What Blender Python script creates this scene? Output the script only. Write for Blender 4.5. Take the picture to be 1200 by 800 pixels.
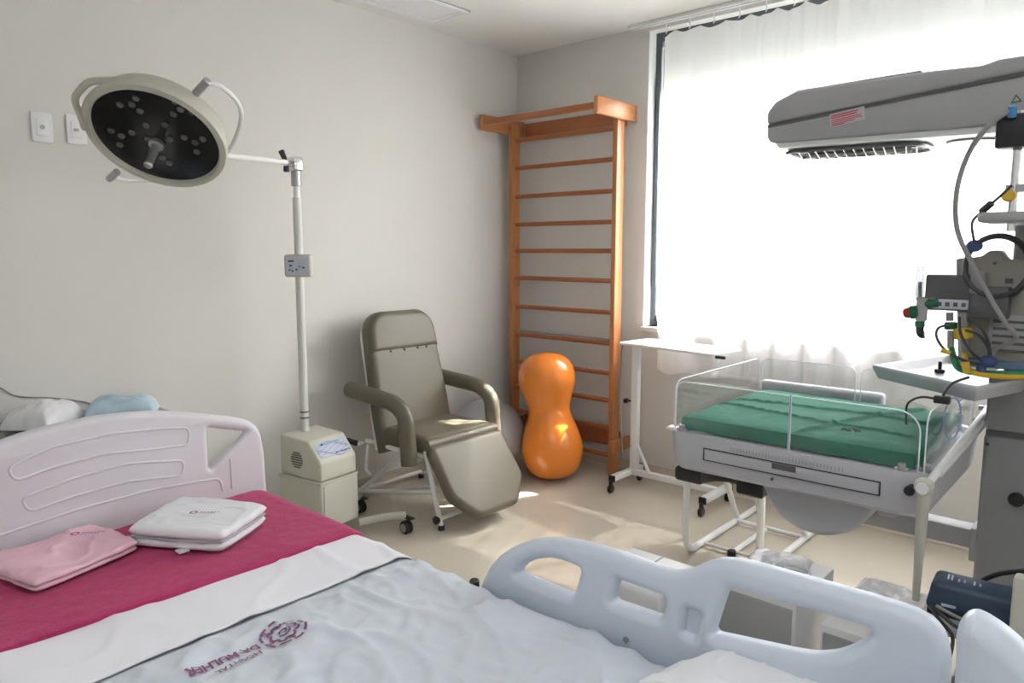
import bpy, bmesh, math, random
from mathutils import Vector, Matrix, noise
random.seed(7)
for o in list(bpy.data.objects): bpy.data.objects.remove(o)
S = bpy.context.scene
COL = S.collection

# ---------------------------------------------------------------- camera, sky, sun, exposure
F = 862.0; CAMH = 1.45
PIT = math.atan(108/F); YAW = math.atan(768/math.hypot(F, 108))
FW = Vector((-math.sin(YAW)*math.cos(PIT), math.cos(YAW)*math.cos(PIT), -math.sin(PIT)))
RT = Vector((math.cos(YAW), math.sin(YAW), 0)); UP = RT.cross(FW)
EYE = Vector((0, 0, CAMH))
cam = bpy.data.objects.new('camera', bpy.data.cameras.new('camera')); COL.objects.link(cam)
cam.data.sensor_width = 36; cam.data.lens = F/1200*36; cam.data.clip_start = .05
cam.matrix_world = Matrix(((RT.x, UP.x, -FW.x, 0), (RT.y, UP.y, -FW.y, 0), (RT.z, UP.z, -FW.z, CAMH), (0, 0, 0, 1)))
S.camera = cam
SUNDIR = Vector((.48, 1, 1.3)).normalized()
w = bpy.data.worlds.new('sky'); S.world = w; w.use_nodes = True
nt = w.node_tree; nt.nodes.clear()
wo = nt.nodes.new('ShaderNodeOutputWorld'); bg = nt.nodes.new('ShaderNodeBackground')
sky = nt.nodes.new('ShaderNodeTexSky'); sky.sky_type = 'NISHITA'; sky.sun_disc = False
sky.sun_elevation = math.asin(SUNDIR.z); sky.sun_rotation = math.atan2(SUNDIR.x, SUNDIR.y)
sky.dust_density = 3.0; sky.air_density = 1.0; sky.ozone_density = 1.0
nt.links.new(sky.outputs[0], bg.inputs[0]); nt.links.new(bg.outputs[0], wo.inputs[0]); bg.inputs[1].default_value = 1.15
sun = bpy.data.objects.new('sun', bpy.data.lights.new('sun', 'SUN')); COL.objects.link(sun)
sun.data.energy = 15; sun.data.angle = math.radians(.6); sun.data.color = (1, .95, .87)
sun.rotation_euler = SUNDIR.to_track_quat('Z', 'Y').to_euler(); sun.location = (2, 8, 8)
vs = S.view_settings; vs.view_transform = 'Standard'; vs.look = 'None'; vs.gamma = 1; vs.use_curve_mapping = False
vs.exposure = 1.4

# ---------------------------------------------------------------- helpers
def ray(u, v): return FW + RT*((u-600)/F) - UP*((v-400)/F)
def at(u, v, x=None, y=None, z=None):            # a photo measurement laid on a real plane
    d = ray(u, v)
    if x is not None: t = (x-EYE.x)/d.x
    elif y is not None: t = (y-EYE.y)/d.y
    else: t = (z-EYE.z)/d.z
    return EYE + d*t
def on_plane(u, v, p, n):
    d = ray(u, v); return EYE + d*((p-EYE).dot(n)/d.dot(n))

def mat(name, col, rough=.5, metal=0.0, bump=0.0, bscale=60.0, var=0.0, vscale=4.0, coat=0.0, spec=.5, sheen=0.0):
    m = bpy.data.materials.new(name); m.use_nodes = True
    n = m.node_tree.nodes; l = m.node_tree.links; b = n['Principled BSDF']
    b.inputs['Base Color'].default_value = (*col, 1); b.inputs['Roughness'].default_value = rough
    b.inputs['Metallic'].default_value = metal; b.inputs['Specular IOR Level'].default_value = spec
    b.inputs['Coat Weight'].default_value = coat; b.inputs['Sheen Weight'].default_value = sheen
    tc = n.new('ShaderNodeTexCoord')
    if var > 0:
        t = n.new('ShaderNodeTexNoise'); t.inputs['Scale'].default_value = vscale; t.inputs['Detail'].default_value = 4
        r = n.new('ShaderNodeMixRGB'); r.blend_type = 'MIX'
        r.inputs[1].default_value = (*[c*(1-var) for c in col], 1); r.inputs[2].default_value = (*[min(1, c*(1+var)) for c in col], 1)
        l.new(tc.outputs['Object'], t.inputs['Vector']); l.new(t.outputs['Fac'], r.inputs[0]); l.new(r.outputs[0], b.inputs['Base Color'])
    if bump > 0:
        t = n.new('ShaderNodeTexNoise'); t.inputs['Scale'].default_value = bscale; t.inputs['Detail'].default_value = 3
        bp = n.new('ShaderNodeBump'); bp.inputs['Strength'].default_value = bump; bp.inputs['Distance'].default_value = .004
        l.new(tc.outputs['Object'], t.inputs['Vector']); l.new(t.outputs['Fac'], bp.inputs['Height']); l.new(bp.outputs[0], b.inputs['Normal'])
    return m

def wood(name, c1, c2, axis='Z'):
    m = mat(name, c1, .38); n = m.node_tree.nodes; l = m.node_tree.links; b = n['Principled BSDF']
    tc = n.new('ShaderNodeTexCoord'); mp = n.new('ShaderNodeMapping')
    mp.inputs['Scale'].default_value = {'Z': (40, 40, 2.0), 'X': (2.0, 40, 40), 'Y': (40, 2.0, 40)}[axis]
    t = n.new('ShaderNodeTexNoise'); t.inputs['Scale'].default_value = 1.6; t.inputs['Detail'].default_value = 5
    r = n.new('ShaderNodeMixRGB'); r.inputs[1].default_value = (*c1, 1); r.inputs[2].default_value = (*c2, 1)
    l.new(tc.outputs['Object'], mp.inputs[0]); l.new(mp.outputs[0], t.inputs['Vector']); l.new(t.outputs['Fac'], r.inputs[0]); l.new(r.outputs[0], b.inputs['Base Color'])
    return m

def clear(name, tint=(1, 1, 1), gloss=.08):
    m = bpy.data.materials.new(name); m.use_nodes = True; n = m.node_tree.nodes; l = m.node_tree.links; n.clear()
    o = n.new('ShaderNodeOutputMaterial'); t = n.new('ShaderNodeBsdfTransparent'); g = n.new('ShaderNodeBsdfGlossy'); mx = n.new('ShaderNodeMixShader')
    f = n.new('ShaderNodeLayerWeight'); f.inputs[0].default_value = .12; a = n.new('ShaderNodeMath'); a.operation = 'MULTIPLY_ADD'; a.inputs[1].default_value = .5; a.inputs[2].default_value = gloss*.5; a.use_clamp = True
    t.inputs[0].default_value = (*tint, 1); g.inputs['Roughness'].default_value = .03
    l.new(f.outputs[1], a.inputs[0]); l.new(a.outputs[0], mx.inputs[0]); l.new(t.outputs[0], mx.inputs[1]); l.new(g.outputs[0], mx.inputs[2]); l.new(mx.outputs[0], o.inputs[0])
    return m

def sheer(name, col, tr):
    m = bpy.data.materials.new(name); m.use_nodes = True; n = m.node_tree.nodes; l = m.node_tree.links; n.clear()
    o = n.new('ShaderNodeOutputMaterial'); t = n.new('ShaderNodeBsdfTransparent'); d = n.new('ShaderNodeBsdfDiffuse'); k = n.new('ShaderNodeBsdfTranslucent')
    d.inputs[0].default_value = (*col, 1); k.inputs[0].default_value = (*col, 1)
    a = n.new('ShaderNodeMixShader'); a.inputs[0].default_value = .5; b = n.new('ShaderNodeMixShader'); b.inputs[0].default_value = tr
    l.new(d.outputs[0], a.inputs[1]); l.new(k.outputs[0], a.inputs[2]); l.new(a.outputs[0], b.inputs[1]); l.new(t.outputs[0], b.inputs[2]); l.new(b.outputs[0], o.inputs[0])
    return m

ORG = {}
def thing(name, label, cat, loc, group=None):
    o = bpy.data.objects.new(name, None); COL.objects.link(o); o.location = loc; o.empty_display_size = .1
    o['label'] = label; o['category'] = cat
    if group: o['group'] = group
    ORG[o] = Vector(loc); return o
def link_mesh(name, me, m, parent=None, org=None, smooth=40):
    o = bpy.data.objects.new(name, me); COL.objects.link(o)
    base = ORG[parent] if parent else Vector(org or (0, 0, 0))
    me.transform(Matrix.Translation(-base)); ORG[o] = base
    if parent: o.parent = parent
    else: o.location = base
    if isinstance(m, (list, tuple)):
        for k in m: me.materials.append(k)
    elif m: me.materials.append(m)
    if smooth:
        me.shade_smooth(); me.set_sharp_from_angle(angle=math.radians(smooth))
    return o
def obj(name, bm, m, parent=None, org=None, smooth=40):
    me = bpy.data.meshes.new(name); bmesh.ops.recalc_face_normals(bm, faces=bm.faces); bm.to_mesh(me); bm.free()
    return link_mesh(name, me, m, parent, org, smooth)
def tag(o, label, cat, group=None):
    o['label'] = label; o['category'] = cat
    if group: o['group'] = group
    return o
def struct(name, bm, m, parent=None):
    o = obj(name, bm, m, parent)
    if not parent: o['kind'] = 'structure'
    return o
def B(): return bmesh.new()
def merge(bm, t):
    me = bpy.data.meshes.new('tmp'); t.to_mesh(me); t.free(); bm.from_mesh(me); bpy.data.meshes.remove(me); return bm
def box(bm, lo, hi, bev=0.0, seg=2, M=None, taper=None):
    t = B(); bmesh.ops.create_cube(t, size=1)
    lo = Vector(lo); hi = Vector(hi); c = (lo+hi)/2; s = hi-lo
    for v in t.verts:
        k = taper if (taper and v.co.z < 0) else (1, 1)
        v.co = Vector((v.co.x*s.x*k[0], v.co.y*s.y*k[1], v.co.z*s.z))
    if bev: bmesh.ops.bevel(t, geom=list(t.edges), offset=bev, segments=seg, profile=.5, affect='EDGES')
    bmesh.ops.translate(t, verts=t.verts, vec=c)
    if M: bmesh.ops.transform(t, verts=t.verts, matrix=M)
    return merge(bm, t)
def hexa(bm, pts, bev=0.0, seg=2):               # 8 points: bottom loop then top loop
    t = B(); v = [t.verts.new(p) for p in pts]
    for f in ((0, 3, 2, 1), (4, 5, 6, 7), (0, 1, 5, 4), (1, 2, 6, 5), (2, 3, 7, 6), (3, 0, 4, 7)): t.faces.new([v[i] for i in f])
    bmesh.ops.recalc_face_normals(t, faces=t.faces)
    if bev: bmesh.ops.bevel(t, geom=list(t.edges), offset=bev, segments=seg, profile=.5, affect='EDGES')
    return merge(bm, t)
def frame_of(d):
    d = d.normalized(); a = Vector((0, 0, 1)) if abs(d.z) < .9 else Vector((1, 0, 0))
    x = d.cross(a).normalized(); return x, d.cross(x)
def cyl(bm, p0, p1, r0, r1=None, n=20, bev=0.0):
    p0 = Vector(p0); p1 = Vector(p1); r1 = r0 if r1 is None else r1; x, y = frame_of(p1-p0)
    rings = []
    prof = [(p0, r0), (p1, r1)]
    if bev:
        d = (p1-p0).normalized(); prof = [(p0, r0-bev), (p0+d*bev, r0), (p1-d*bev, r1), (p1, r1-bev)]
    for p, r in prof:
        rings.append([bm.verts.new(p+x*(r*math.cos(2*math.pi*i/n))+y*(r*math.sin(2*math.pi*i/n))) for i in range(n)])
    for a, b in zip(rings, rings[1:]):
        for i in range(n): bm.faces.new((a[i], a[(i+1) % n], b[(i+1) % n], b[i]))
    bm.faces.new(rings[0][::-1]); bm.faces.new(rings[-1]); return bm
def smoothpath(pts, k=8, closed=False):
    P = [Vector(p) for p in pts]; out = []; n = len(P)
    rng = n if closed else n-1
    for i in range(rng):
        if closed: a, b, c, d = P[(i-1) % n], P[i], P[(i+1) % n], P[(i+2) % n]
        else: a, b, c, d = P[max(i-1, 0)], P[i], P[i+1], P[min(i+2, n-1)]
        for j in range(k):
            t = j/k
            out.append(.5*((2*b)+(c-a)*t+(2*a-5*b+4*c-d)*t*t+(3*b-a-3*c+d)*t**3))
    if not closed: out.append(P[-1])
    return out
def roundpath(pts, r, k=6):                      # polyline with rounded corners
    P = [Vector(p) for p in pts]; out = [P[0]]
    for i in range(1, len(P)-1):
        a = (P[i-1]-P[i]); b = (P[i+1]-P[i]); q = min(r, a.length*.48, b.length*.48)
        s = P[i]+a.normalized()*q; e = P[i]+b.normalized()*q
        for j in range(k+1):
            t = j/k; out.append(s*(1-t)**2+P[i]*(2*t*(1-t))+e*t*t)
    out.append(P[-1]); return out
def tube(bm, pts, r, n=10, closed=False, sy=1.0):
    P = [Vector(p) for p in pts]; N = len(P); rings = []; x = None
    for i, p in enumerate(P):
        if closed: d = P[(i+1) % N]-P[i-1]
        else: d = P[min(i+1, N-1)]-P[max(i-1, 0)]
        if d.length < 1e-9: d = Vector((0, 0, 1))
        d.normalize()
        if x is None: x, _ = frame_of(d)
        x = (x-d*x.dot(d)).normalized(); y = d.cross(x)
        rr = r(i/(N-1)) if callable(r) else r
        rings.append([bm.verts.new(p+x*(rr*math.cos(2*math.pi*j/n))+y*(rr*sy*math.sin(2*math.pi*j/n))) for j in range(n)])
    for i in range(N if closed else N-1):
        a, b = rings[i], rings[(i+1) % N]
        for j in range(n): bm.faces.new((a[j], a[(j+1) % n], b[(j+1) % n], b[j]))
    if not closed: bm.faces.new(rings[0][::-1]); bm.faces.new(rings[-1])
    return bm
def ribbon(bm, pts, wdt, th):                    # square-section strip
    return tube(bm, pts, wdt/2*1.41, n=4)
def lathe(bm, prof, n=32, M=None):
    t = B(); rings = []
    for r, z in prof:
        if r < 1e-6: rings.append([t.verts.new((0, 0, z))])
        else: rings.append([t.verts.new((r*math.cos(2*math.pi*i/n), r*math.sin(2*math.pi*i/n), z)) for i in range(n)])
    for a, b in zip(rings, rings[1:]):
        if len(a) == 1 and len(b) == 1: continue
        for i in range(n):
            j = (i+1) % n
            if len(a) == 1: t.faces.new((a[0], b[j], b[i]))
            elif len(b) == 1: t.faces.new((a[i], a[j], b[0]))
            else: t.faces.new((a[i], a[j], b[j], b[i]))
    if M: bmesh.ops.transform(t, verts=t.verts, matrix=M)
    return merge(bm, t)
def ball(bm, c, r, n=16, sc=(1, 1, 1)):
    t = B(); bmesh.ops.create_uvsphere(t, u_segments=n, v_segments=max(6, n//2), radius=r)
    for v in t.verts: v.co = Vector((v.co.x*sc[0], v.co.y*sc[1], v.co.z*sc[2]))+Vector(c)
    return merge(bm, t)
def basis(o, x, y):
    x = Vector(x).normalized(); y = Vector(y); y = (y-x*y.dot(x)).normalized(); z = x.cross(y); o = Vector(o)
    return Matrix(((x.x, y.x, z.x, o.x), (x.y, y.y, z.y, o.y), (x.z, y.z, z.z, o.z), (0, 0, 0, 1)))
def curve_mesh(cu, M):
    o = bpy.data.objects.new('tmp', cu); COL.objects.link(o); bpy.context.view_layer.update()
    me = bpy.data.meshes.new_from_object(o.evaluated_get(bpy.context.evaluated_depsgraph_get()))
    bpy.data.objects.remove(o); me.transform(M); return me
def plate_mesh(loops, th, bev, M, bres=3):       # 2D outline with holes, extruded, rounded edge
    cu = bpy.data.curves.new('tmp', 'CURVE'); cu.dimensions = '2D'; cu.fill_mode = 'BOTH'
    for lp in loops:
        s = cu.splines.new('POLY'); s.points.add(len(lp)-1); s.use_cyclic_u = True
        for p, q in zip(s.points, lp): p.co = (q[0], q[1], 0, 1)
    cu.extrude = max(th/2-bev, 0); cu.bevel_depth = bev; cu.bevel_resolution = bres; cu.offset = -bev
    me = curve_mesh(cu, M); bpy.data.curves.remove(cu); return me
def plate(name, loops, th, bev, M, m, parent=None, org=None, bres=3):
    me = plate_mesh(loops, th, bev, M, bres); me.name = name
    bm = B(); bm.from_mesh(me); bmesh.ops.remove_doubles(bm, verts=bm.verts, dist=1e-5); bm.to_mesh(me); bm.free()
    return link_mesh(name, me, m, parent, org, 45)
def text_mesh(s, size, M, th=.0006, bold=0.0, space=1.0):
    cu = bpy.data.curves.new('tmp', 'FONT'); cu.body = s; cu.size = size; cu.extrude = th; cu.offset = bold; cu.space_character = space
    me = curve_mesh(cu, M); bpy.data.curves.remove(cu); return me
def rrect(w, h, r, k=5, cx=0, cy=0):
    out = []
    for sx, sy, a0 in ((1, 1, 0), (-1, 1, 90), (-1, -1, 180), (1, -1, 270)):
        for i in range(k+1):
            a = math.radians(a0+90*i/k); out.append((cx+sx*(w/2-r)+r*math.cos(a), cy+sy*(h/2-r)+r*math.sin(a)))
    return out
def chaikin(pts, it=2):
    P = [Vector(p[:2]) for p in pts]
    for _ in range(it):
        Q = []
        for i in range(len(P)):
            a, b = P[i], P[(i+1) % len(P)]; Q += [a*.75+b*.25, a*.25+b*.75]
        P = Q
    return [(p.x, p.y) for p in P]
def rnd(pts, r, k=5):                             # round the corners of a closed 2D loop
    out = []; n = len(pts)
    for i in range(n):
        p = Vector(pts[i][:2]); a = Vector(pts[i-1][:2])-p; b = Vector(pts[(i+1) % n][:2])-p; q = min(r, a.length*.45, b.length*.45)
        s = p+a.normalized()*q; e = p+b.normalized()*q
        for j in range(k+1):
            t = j/k; v2 = s*(1-t)**2+p*(2*t*(1-t))+e*t*t; out.append((v2.x, v2.y))
    return out
def dup(o, name, loc, parent):
    c = o.copy(); c.name = name; COL.objects.link(c); c.parent = parent; c.location = loc; return c

# ---------------------------------------------------------------- materials
M = {}
M['bounce_wall'] = mat('bounce_wall_paint', (.86, .85, .83), .7, bump=.05, bscale=120)  # unseen walls made whiter than the room paint to bounce fill light
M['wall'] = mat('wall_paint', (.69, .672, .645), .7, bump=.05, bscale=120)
M['ceil'] = mat('ceiling_paint', (.80, .785, .76), .8, bump=.04, bscale=120)
M['floor'] = mat('vinyl_floor', (.585, .53, .445), .22, var=.07, vscale=2.5, bump=.02, bscale=30)
M['cove'] = mat('cove_vinyl', (.56, .50, .41), .3)
M['white'] = mat('white_paint', (.82, .82, .82), .35)
M['whitepl'] = mat('white_plastic', (.80, .80, .82), .35)
M['darkframe'] = mat('dark_aluminium', (.10, .115, .13), .4, .4)
M['bedpl'] = mat('lilac_white_plastic', (.70, .665, .705), .38)
M['railpl'] = mat('blue_white_plastic', (.62, .68, .765), .42)
M['sheet'] = mat('blue_grey_sheet', (.63, .67, .735), .9, bump=.12, bscale=500, sheen=.2)
M['fold'] = mat('white_sheet', (.84, .83, .88), .9, bump=.1, bscale=500, sheen=.2)
M['pink'] = mat('pink_fleece', (.47, .030, .135), .95, bump=.7, bscale=260, var=.22, vscale=60, sheen=.12)
M['gown'] = mat('pale_pink_cotton', (.78, .50, .58), .9, bump=.1, bscale=400)
M['towel'] = mat('white_cotton', (.80, .80, .83), .95, bump=.2, bscale=300)
M['greyst'] = mat('grey_stripe', (.48, .46, .50), .9)
M['purple'] = mat('purple_print', (.25, .10, .20), .9)
M['ochre'] = mat('taupe_vinyl', (.142, .124, .09), .42, bump=.05, bscale=200)
M['cream'] = mat('cream_enamel', (.55, .535, .47), .4)
M['polew'] = mat('grey_white_enamel', (.66, .66, .635), .35)
M['cream2'] = mat('cream_cabinet', (.60, .585, .50), .38)
M['black'] = mat('black_rubber', (.012, .012, .014), .45)
M['lens'] = mat('black_glass', (.012, .011, .011), .12, spec=.5)
M['led'] = mat('led_lens', (.16, .16, .165), .15, .5)
M['chrome'] = mat('chrome', (.75, .75, .77), .15, 1)
M['dsteel'] = mat('dark_steel', (.16, .16, .165), .4, .5)
M['steel'] = mat('steel', (.45, .45, .47), .3, .8)
M['orange'] = mat('orange_rubber', (.80, .235, .03), .22, spec=.6, bump=.01, bscale=200)
M['greyball'] = mat('grey_rubber', (.36, .36, .38), .35)
M['woodZ'] = wood('varnished_wood_z', (.58, .255, .10), (.42, .155, .05), 'Z')
M['woodX'] = wood('varnished_wood_x', (.46, .17, .07), (.33, .105, .035), 'X')
M['woodY'] = wood('varnished_wood_y', (.58, .255, .10), (.42, .155, .05), 'Y')
M['warm'] = mat('grey_lilac_plastic', (.50, .50, .535), .4)
M['warmd'] = mat('mid_grey_plastic', (.38, .38, .39), .45)
M['colm'] = mat('column_grey', (.27, .27, .275), .45)
M['green'] = mat('green_drape', (.020, .20, .128), .9, bump=.15, bscale=500, var=.08, vscale=12)
M['glass'] = clear('acrylic', (.97, .98, .985), .08)
M['glassedge'] = mat('acrylic_edge', (.86, .90, .92), .2)
M['blueedge'] = mat('acrylic_blue_edge', (.30, .36, .55), .2)
M['window'] = clear('window_glass', (.96, .98, .97), .05)
M['curtain'] = sheer('sheer_curtain', (.92, .91, .92), .06)
M['bag'] = mat('clear_bag', (.86, .86, .88), .22, bump=.3, bscale=50)
M['tube'] = clear('flow_tube', (.40, .41, .43), .2)
M['shelf'] = mat('grey_laminate', (.17, .175, .165), .35)
M['pack'] = mat('white_pack', (.74, .75, .76), .35, bump=.1, bscale=40)
M['packb2'] = mat('blue_sleeve', (.06, .25, .55), .4)
M['packb'] = mat('blue_pack', (.50, .66, .76), .3, var=.22, vscale=14)
M['navy'] = mat('navy_plastic', (.022, .045, .085), .4)
M['red'] = mat('red_plastic', (.45, .02, .02), .4)
M['redp'] = mat('red_print', (.55, .05, .07), .6)
M['gr'] = mat('green_plastic', (.01, .12, .055), .4)
M['hose'] = mat('green_hose', (.03, .30, .14), .4)
M['yellow'] = mat('yellow_plastic', (.70, .45, .03), .4)
M['beige'] = mat('beige_case', (.33, .32, .275), .5)
M['dgrey'] = mat('dark_grey_box', (.10, .10, .105), .45)
M['cable'] = mat('grey_cable', (.05, .05, .052), .5)
M['lcable'] = mat('light_cable', (.28, .28, .28), .5)
M['lab'] = mat('pale_label', (.52, .56, .64), .5)
M['labb'] = mat('blue_label', (.30, .38, .58), .4)
M['dkblue'] = mat('dark_blue_print', (.05, .08, .22), .5)
M['bluebase'] = mat('blue_base', (.16, .24, .38), .5)
M['concrete'] = mat('dark_ground', (.07, .075, .06), .8, var=.1)
M['lint'] = mat('outer_render', (.30, .29, .30), .9)

# ---------------------------------------------------------------- room shell
XL, YB, ZC, XR, YF = -3.53, 4.05, 2.795, 1.4, -1.1
WX0, WX1, WZ0, WZ1 = -2.467, 1.2, .965, 2.765      # window opening
bm = B(); box(bm, (XL-.15, YF-.15, -.12), (XR+.15, YB+.2, 0)); struct('floor', bm, M['floor'])
bm = B(); box(bm, (XL-.15, YF-.15, ZC), (XR+.15, YB+.2, ZC+.15)); struct('ceiling', bm, M['ceil'])
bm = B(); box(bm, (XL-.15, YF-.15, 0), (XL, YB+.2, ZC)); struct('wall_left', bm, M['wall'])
bm = B(); box(bm, (XR, YF-.15, 0), (XR+.15, YB+.2, ZC)); struct('wall_right', bm, M['bounce_wall'])
bm = B(); box(bm, (XL, YF-.15, 0), (XR, YF, ZC)); struct('wall_front', bm, M['bounce_wall'])
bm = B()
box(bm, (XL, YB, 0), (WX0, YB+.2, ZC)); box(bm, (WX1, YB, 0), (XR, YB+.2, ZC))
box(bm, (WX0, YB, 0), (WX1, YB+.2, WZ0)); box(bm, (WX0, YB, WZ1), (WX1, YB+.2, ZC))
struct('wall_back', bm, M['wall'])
def base_prof(p0, p1, n):                         # coved skirting: floor vinyl turned up the wall
    p0 = Vector(p0); p1 = Vector(p1); n = Vector(n); bm = B(); rows = []
    for p in (p0, p1):
        pr = [(0.001, .075), (.006, .075), (.006, .03), (.012, .012), (.03, .002), (.001, .0005)]
        rows.append([bm.verts.new(p+n*a+Vector((0, 0, z))) for a, z in pr])
    for i in range(6): bm.faces.new((rows[0][i], rows[0][(i+1) % 6], rows[1][(i+1) % 6], rows[1][i]))
    bm.faces.new(rows[0]); bm.faces.new(rows[1][::-1]); return bm
struct('baseboard_back', base_prof((XL, YB, 0), (XR, YB, 0), (0, -1, 0)), M['cove'])
struct('baseboard_left', base_prof((XL, YF, 0), (XL, YB, 0), (1, 0, 0)), M['cove'])
struct('baseboard_right', base_prof((XR, YF, 0), (XR, YB, 0), (-1, 0, 0)), M['cove'])
# window: white reveal lining, dark aluminium frame, sliding sashes and panes
bm = B()
box(bm, (WX0, YB+.001, WZ0-.03), (WX0+.004, YB+.2, WZ1)); box(bm, (WX0, YB-.03, WZ0-.03), (WX1, YB+.2, WZ0), .004)
win = struct('window_1', bm, M['white'])
fy0, fy1 = YB+.08, YB+.13
bm = B(); box(bm, (WX0+.004, fy0, WZ0), (WX0+.037, fy1, WZ1)); struct('frame', bm, M['darkframe'], win)
bm = B(); box(bm, (WX1-.04, fy0, WZ0), (WX1, fy1, WZ1)); struct('frame', bm, M['darkframe'], win)
bm = B(); box(bm, (WX0+.037, fy0, WZ1-.05), (WX1-.04, fy1, WZ1)); struct('frame', bm, M['darkframe'], win)
bm = B(); box(bm, (WX0+.037, fy0, WZ0), (WX1-.04, fy1, WZ0+.03)); struct('frame', bm, M['darkframe'], win)
xs = [WX0+.037, -1.25, -.1, WX1-.04]
for i in range(3):
    bm = B(); a, b = xs[i], xs[i+1]; y0 = fy0+.012+.018*(i % 2); zt = WZ1-.05; t = .035
    box(bm, (a, y0, WZ0+.03), (a+(t*.5 if i else .006), y0+.016, zt)); box(bm, (b-t*.5, y0, WZ0+.03), (b, y0+.016, zt))
    box(bm, (a, y0, WZ0+.03), (b, y0+.016, WZ0+.03+t)); box(bm, (a, y0, zt-t), (b, y0+.016, zt))
    so = struct('sash', bm, M['white'], win)
    bm = B(); box(bm, (a+(t*.5 if i else .006), y0+.005, WZ0+.03+t), (b-t*.5, y0+.010, zt-t)); struct('pane', bm, M['window'], so)
bm = B(); box(bm, (WX0+.022, fy0-.018, 1.21), (WX0+.045, fy0, 2.48), .003); struct('sliding_stop', bm, M['darkframe'], win)
# outside
bm = B(); box(bm, (-14, YB+.3, -.3), (14, 40, -.15)); struct('trim_1', bm, M['concrete'])
bm = B(); box(bm, (WX0-.6, 4.262, 2.46), (WX1+.6, 4.33, 2.95)); struct('trim_2', bm, M['lint'])

# ---------------------------------------------------------------- window grille outside
g = thing('window_grille', 'white diagonal lattice security grille outside the curtained window', 'grille', (-.6, 4.24, WZ0))
gx0, gx1, gz0, gz1 = WX0+.02, WX1-.02, WZ0+.01, WZ1-.02
for px in (gx0, gx1):
    bm = B(); box(bm, (px-.01, 4.225, gz0), (px+.01, 4.255, gz1)); obj('side_bar', bm, M['white'], g)
for pz in (gz0, gz1):
    bm = B(); box(bm, (gx0, 4.225, pz-.01), (gx1, 4.255, pz+.01)); obj('rail_bar', bm, M['white'], g)
sp, slope = .125, 1.65
H = gz1-gz0
for sgn in (1, -1):
    x = gx0-H/slope
    while x < gx1+H/slope:
        a0 = x if sgn > 0 else x; pts = []
        t0, t1 = 0.0, 1.0
        dx = sgn*H/slope
        for lim, s in ((gx0, 1), (gx1, -1)):
            va, vb = (a0-lim)*s, (a0+dx-lim)*s
            if va < 0 and vb < 0: t0 = 2
            elif va < 0: t0 = max(t0, -va/(vb-va))
            elif vb < 0: t1 = min(t1, va/(va-vb))
        if t1-t0 > .03:
            p0 = (a0+dx*t0, 4.24+sgn*.004, gz0+H*t0); p1 = (a0+dx*t1, 4.24+sgn*.004, gz0+H*t1)
            bm = B(); cyl(bm, p0, p1, .006, n=6); obj('lattice_bar', bm, M['white'], g, smooth=0)
        x += sp

# ---------------------------------------------------------------- curtain and its rail
bm = B(); box(bm, (-2.56, 3.955, ZC-.020), (1.35, 4.015, ZC-.001), .003); box(bm, (-2.54, 3.975, ZC-.026), (1.35, 3.995, ZC-.020))
tag(obj('curtain_rail', bm, M['whitepl'], org=(-.6, 3.95, ZC)), 'white ceiling mounted curtain rail above the window', 'curtain rail')
def curtain_y(x, z):
    k = (2.72-z)/2.0
    ph = 6.0*noise.noise((x*1.3, 3.1, 0))
    a = .014+.010*noise.noise((x*2.1, 0, 5.0))+.014*k
    y = 3.985+a*math.sin(x*26+ph)+.010*math.sin(x*61+1.7*ph)*(1-.5*k)+.006*noise.noise((x*9, z*1.5, 2))
    return y
bm = B(); nx, nz = 620, 30; rows = []
cx0, cx1 = -2.335, 1.3
for j in range(nz+1):
    tz = j/nz; row = []
    for i in range(nx+1):
        x = cx0+(cx1-cx0)*i/nx
        top = 2.715-.022*abs(math.sin(x*math.pi/.15))
        bot = .70+.010*math.sin(x*26)
        z = top+(bot-top)*tz
        row.append(bm.verts.new((x+.004*math.sin(z*3), curtain_y(x, z), z)))
    rows.append(row)
for j in range(nz):
    for i in range(nx): bm.faces.new((rows[j][i], rows[j][i+1], rows[j+1][i+1], rows[j+1][i]))
cur = thing('curtain', 'long white sheer pleated curtain covering the bright window', 'curtain', (-.5, 3.985, .70))
obj('fabric', bm, M['curtain'], cur, smooth=180)
hm = None
for i in range(24):
    x = -2.31+.15*i
    if hm is None:
        bm = B(); tube(bm, roundpath([(x, 3.985, ZC-.024), (x, 3.98, ZC-.055), (x+.012, 3.977, ZC-.075), (x, 3.975, ZC-.090)], .01), .003, 6)
        hm = obj('hook', bm, M['whitepl'], cur); continue
    dup(hm, 'hook', (.15*i, 0, 0), cur)

# ---------------------------------------------------------------- ceiling air vent
v = thing('ceiling_air_vent', 'white slatted air vent set in the ceiling along the left wall', 'vent', (-3.23, 2.55, ZC))
vx0, vx1, vy0, vy1 = -3.38, -3.08, 1.95, 3.12
bm = B(); box(bm, (vx0-.004, vy0-.004, ZC-.006), (vx1+.004, vy1+.004, ZC-.0005)); obj('gap', bm, M['warmd'], v)
bm = B()
for a in ((vx0, vy0, vx0+.02, vy1), (vx1-.02, vy0, vx1, vy1), (vx0, vy0, vx1, vy0+.02), (vx0, vy1-.012, vx1, vy1)):
    box(bm, (a[0], a[1], ZC-.018), (a[2], a[3], ZC-.006), .002)
obj('frame', bm, M['whitepl'], v)
for i in range(13):
    x = vx0+.03+i*.02
    bm = B(); box(bm, (x, vy0+.02, ZC-.014), (x+.015, vy1-.06, ZC-.007)); obj('slat', bm, M['whitepl'], v)
for i in range(20):
    x = vx0+.03+i*.0125
    bm = B(); box(bm, (x, vy1-.05, ZC-.015), (x+.006, vy1-.014, ZC-.007)); obj('fin', bm, M['whitepl'], v)

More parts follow.
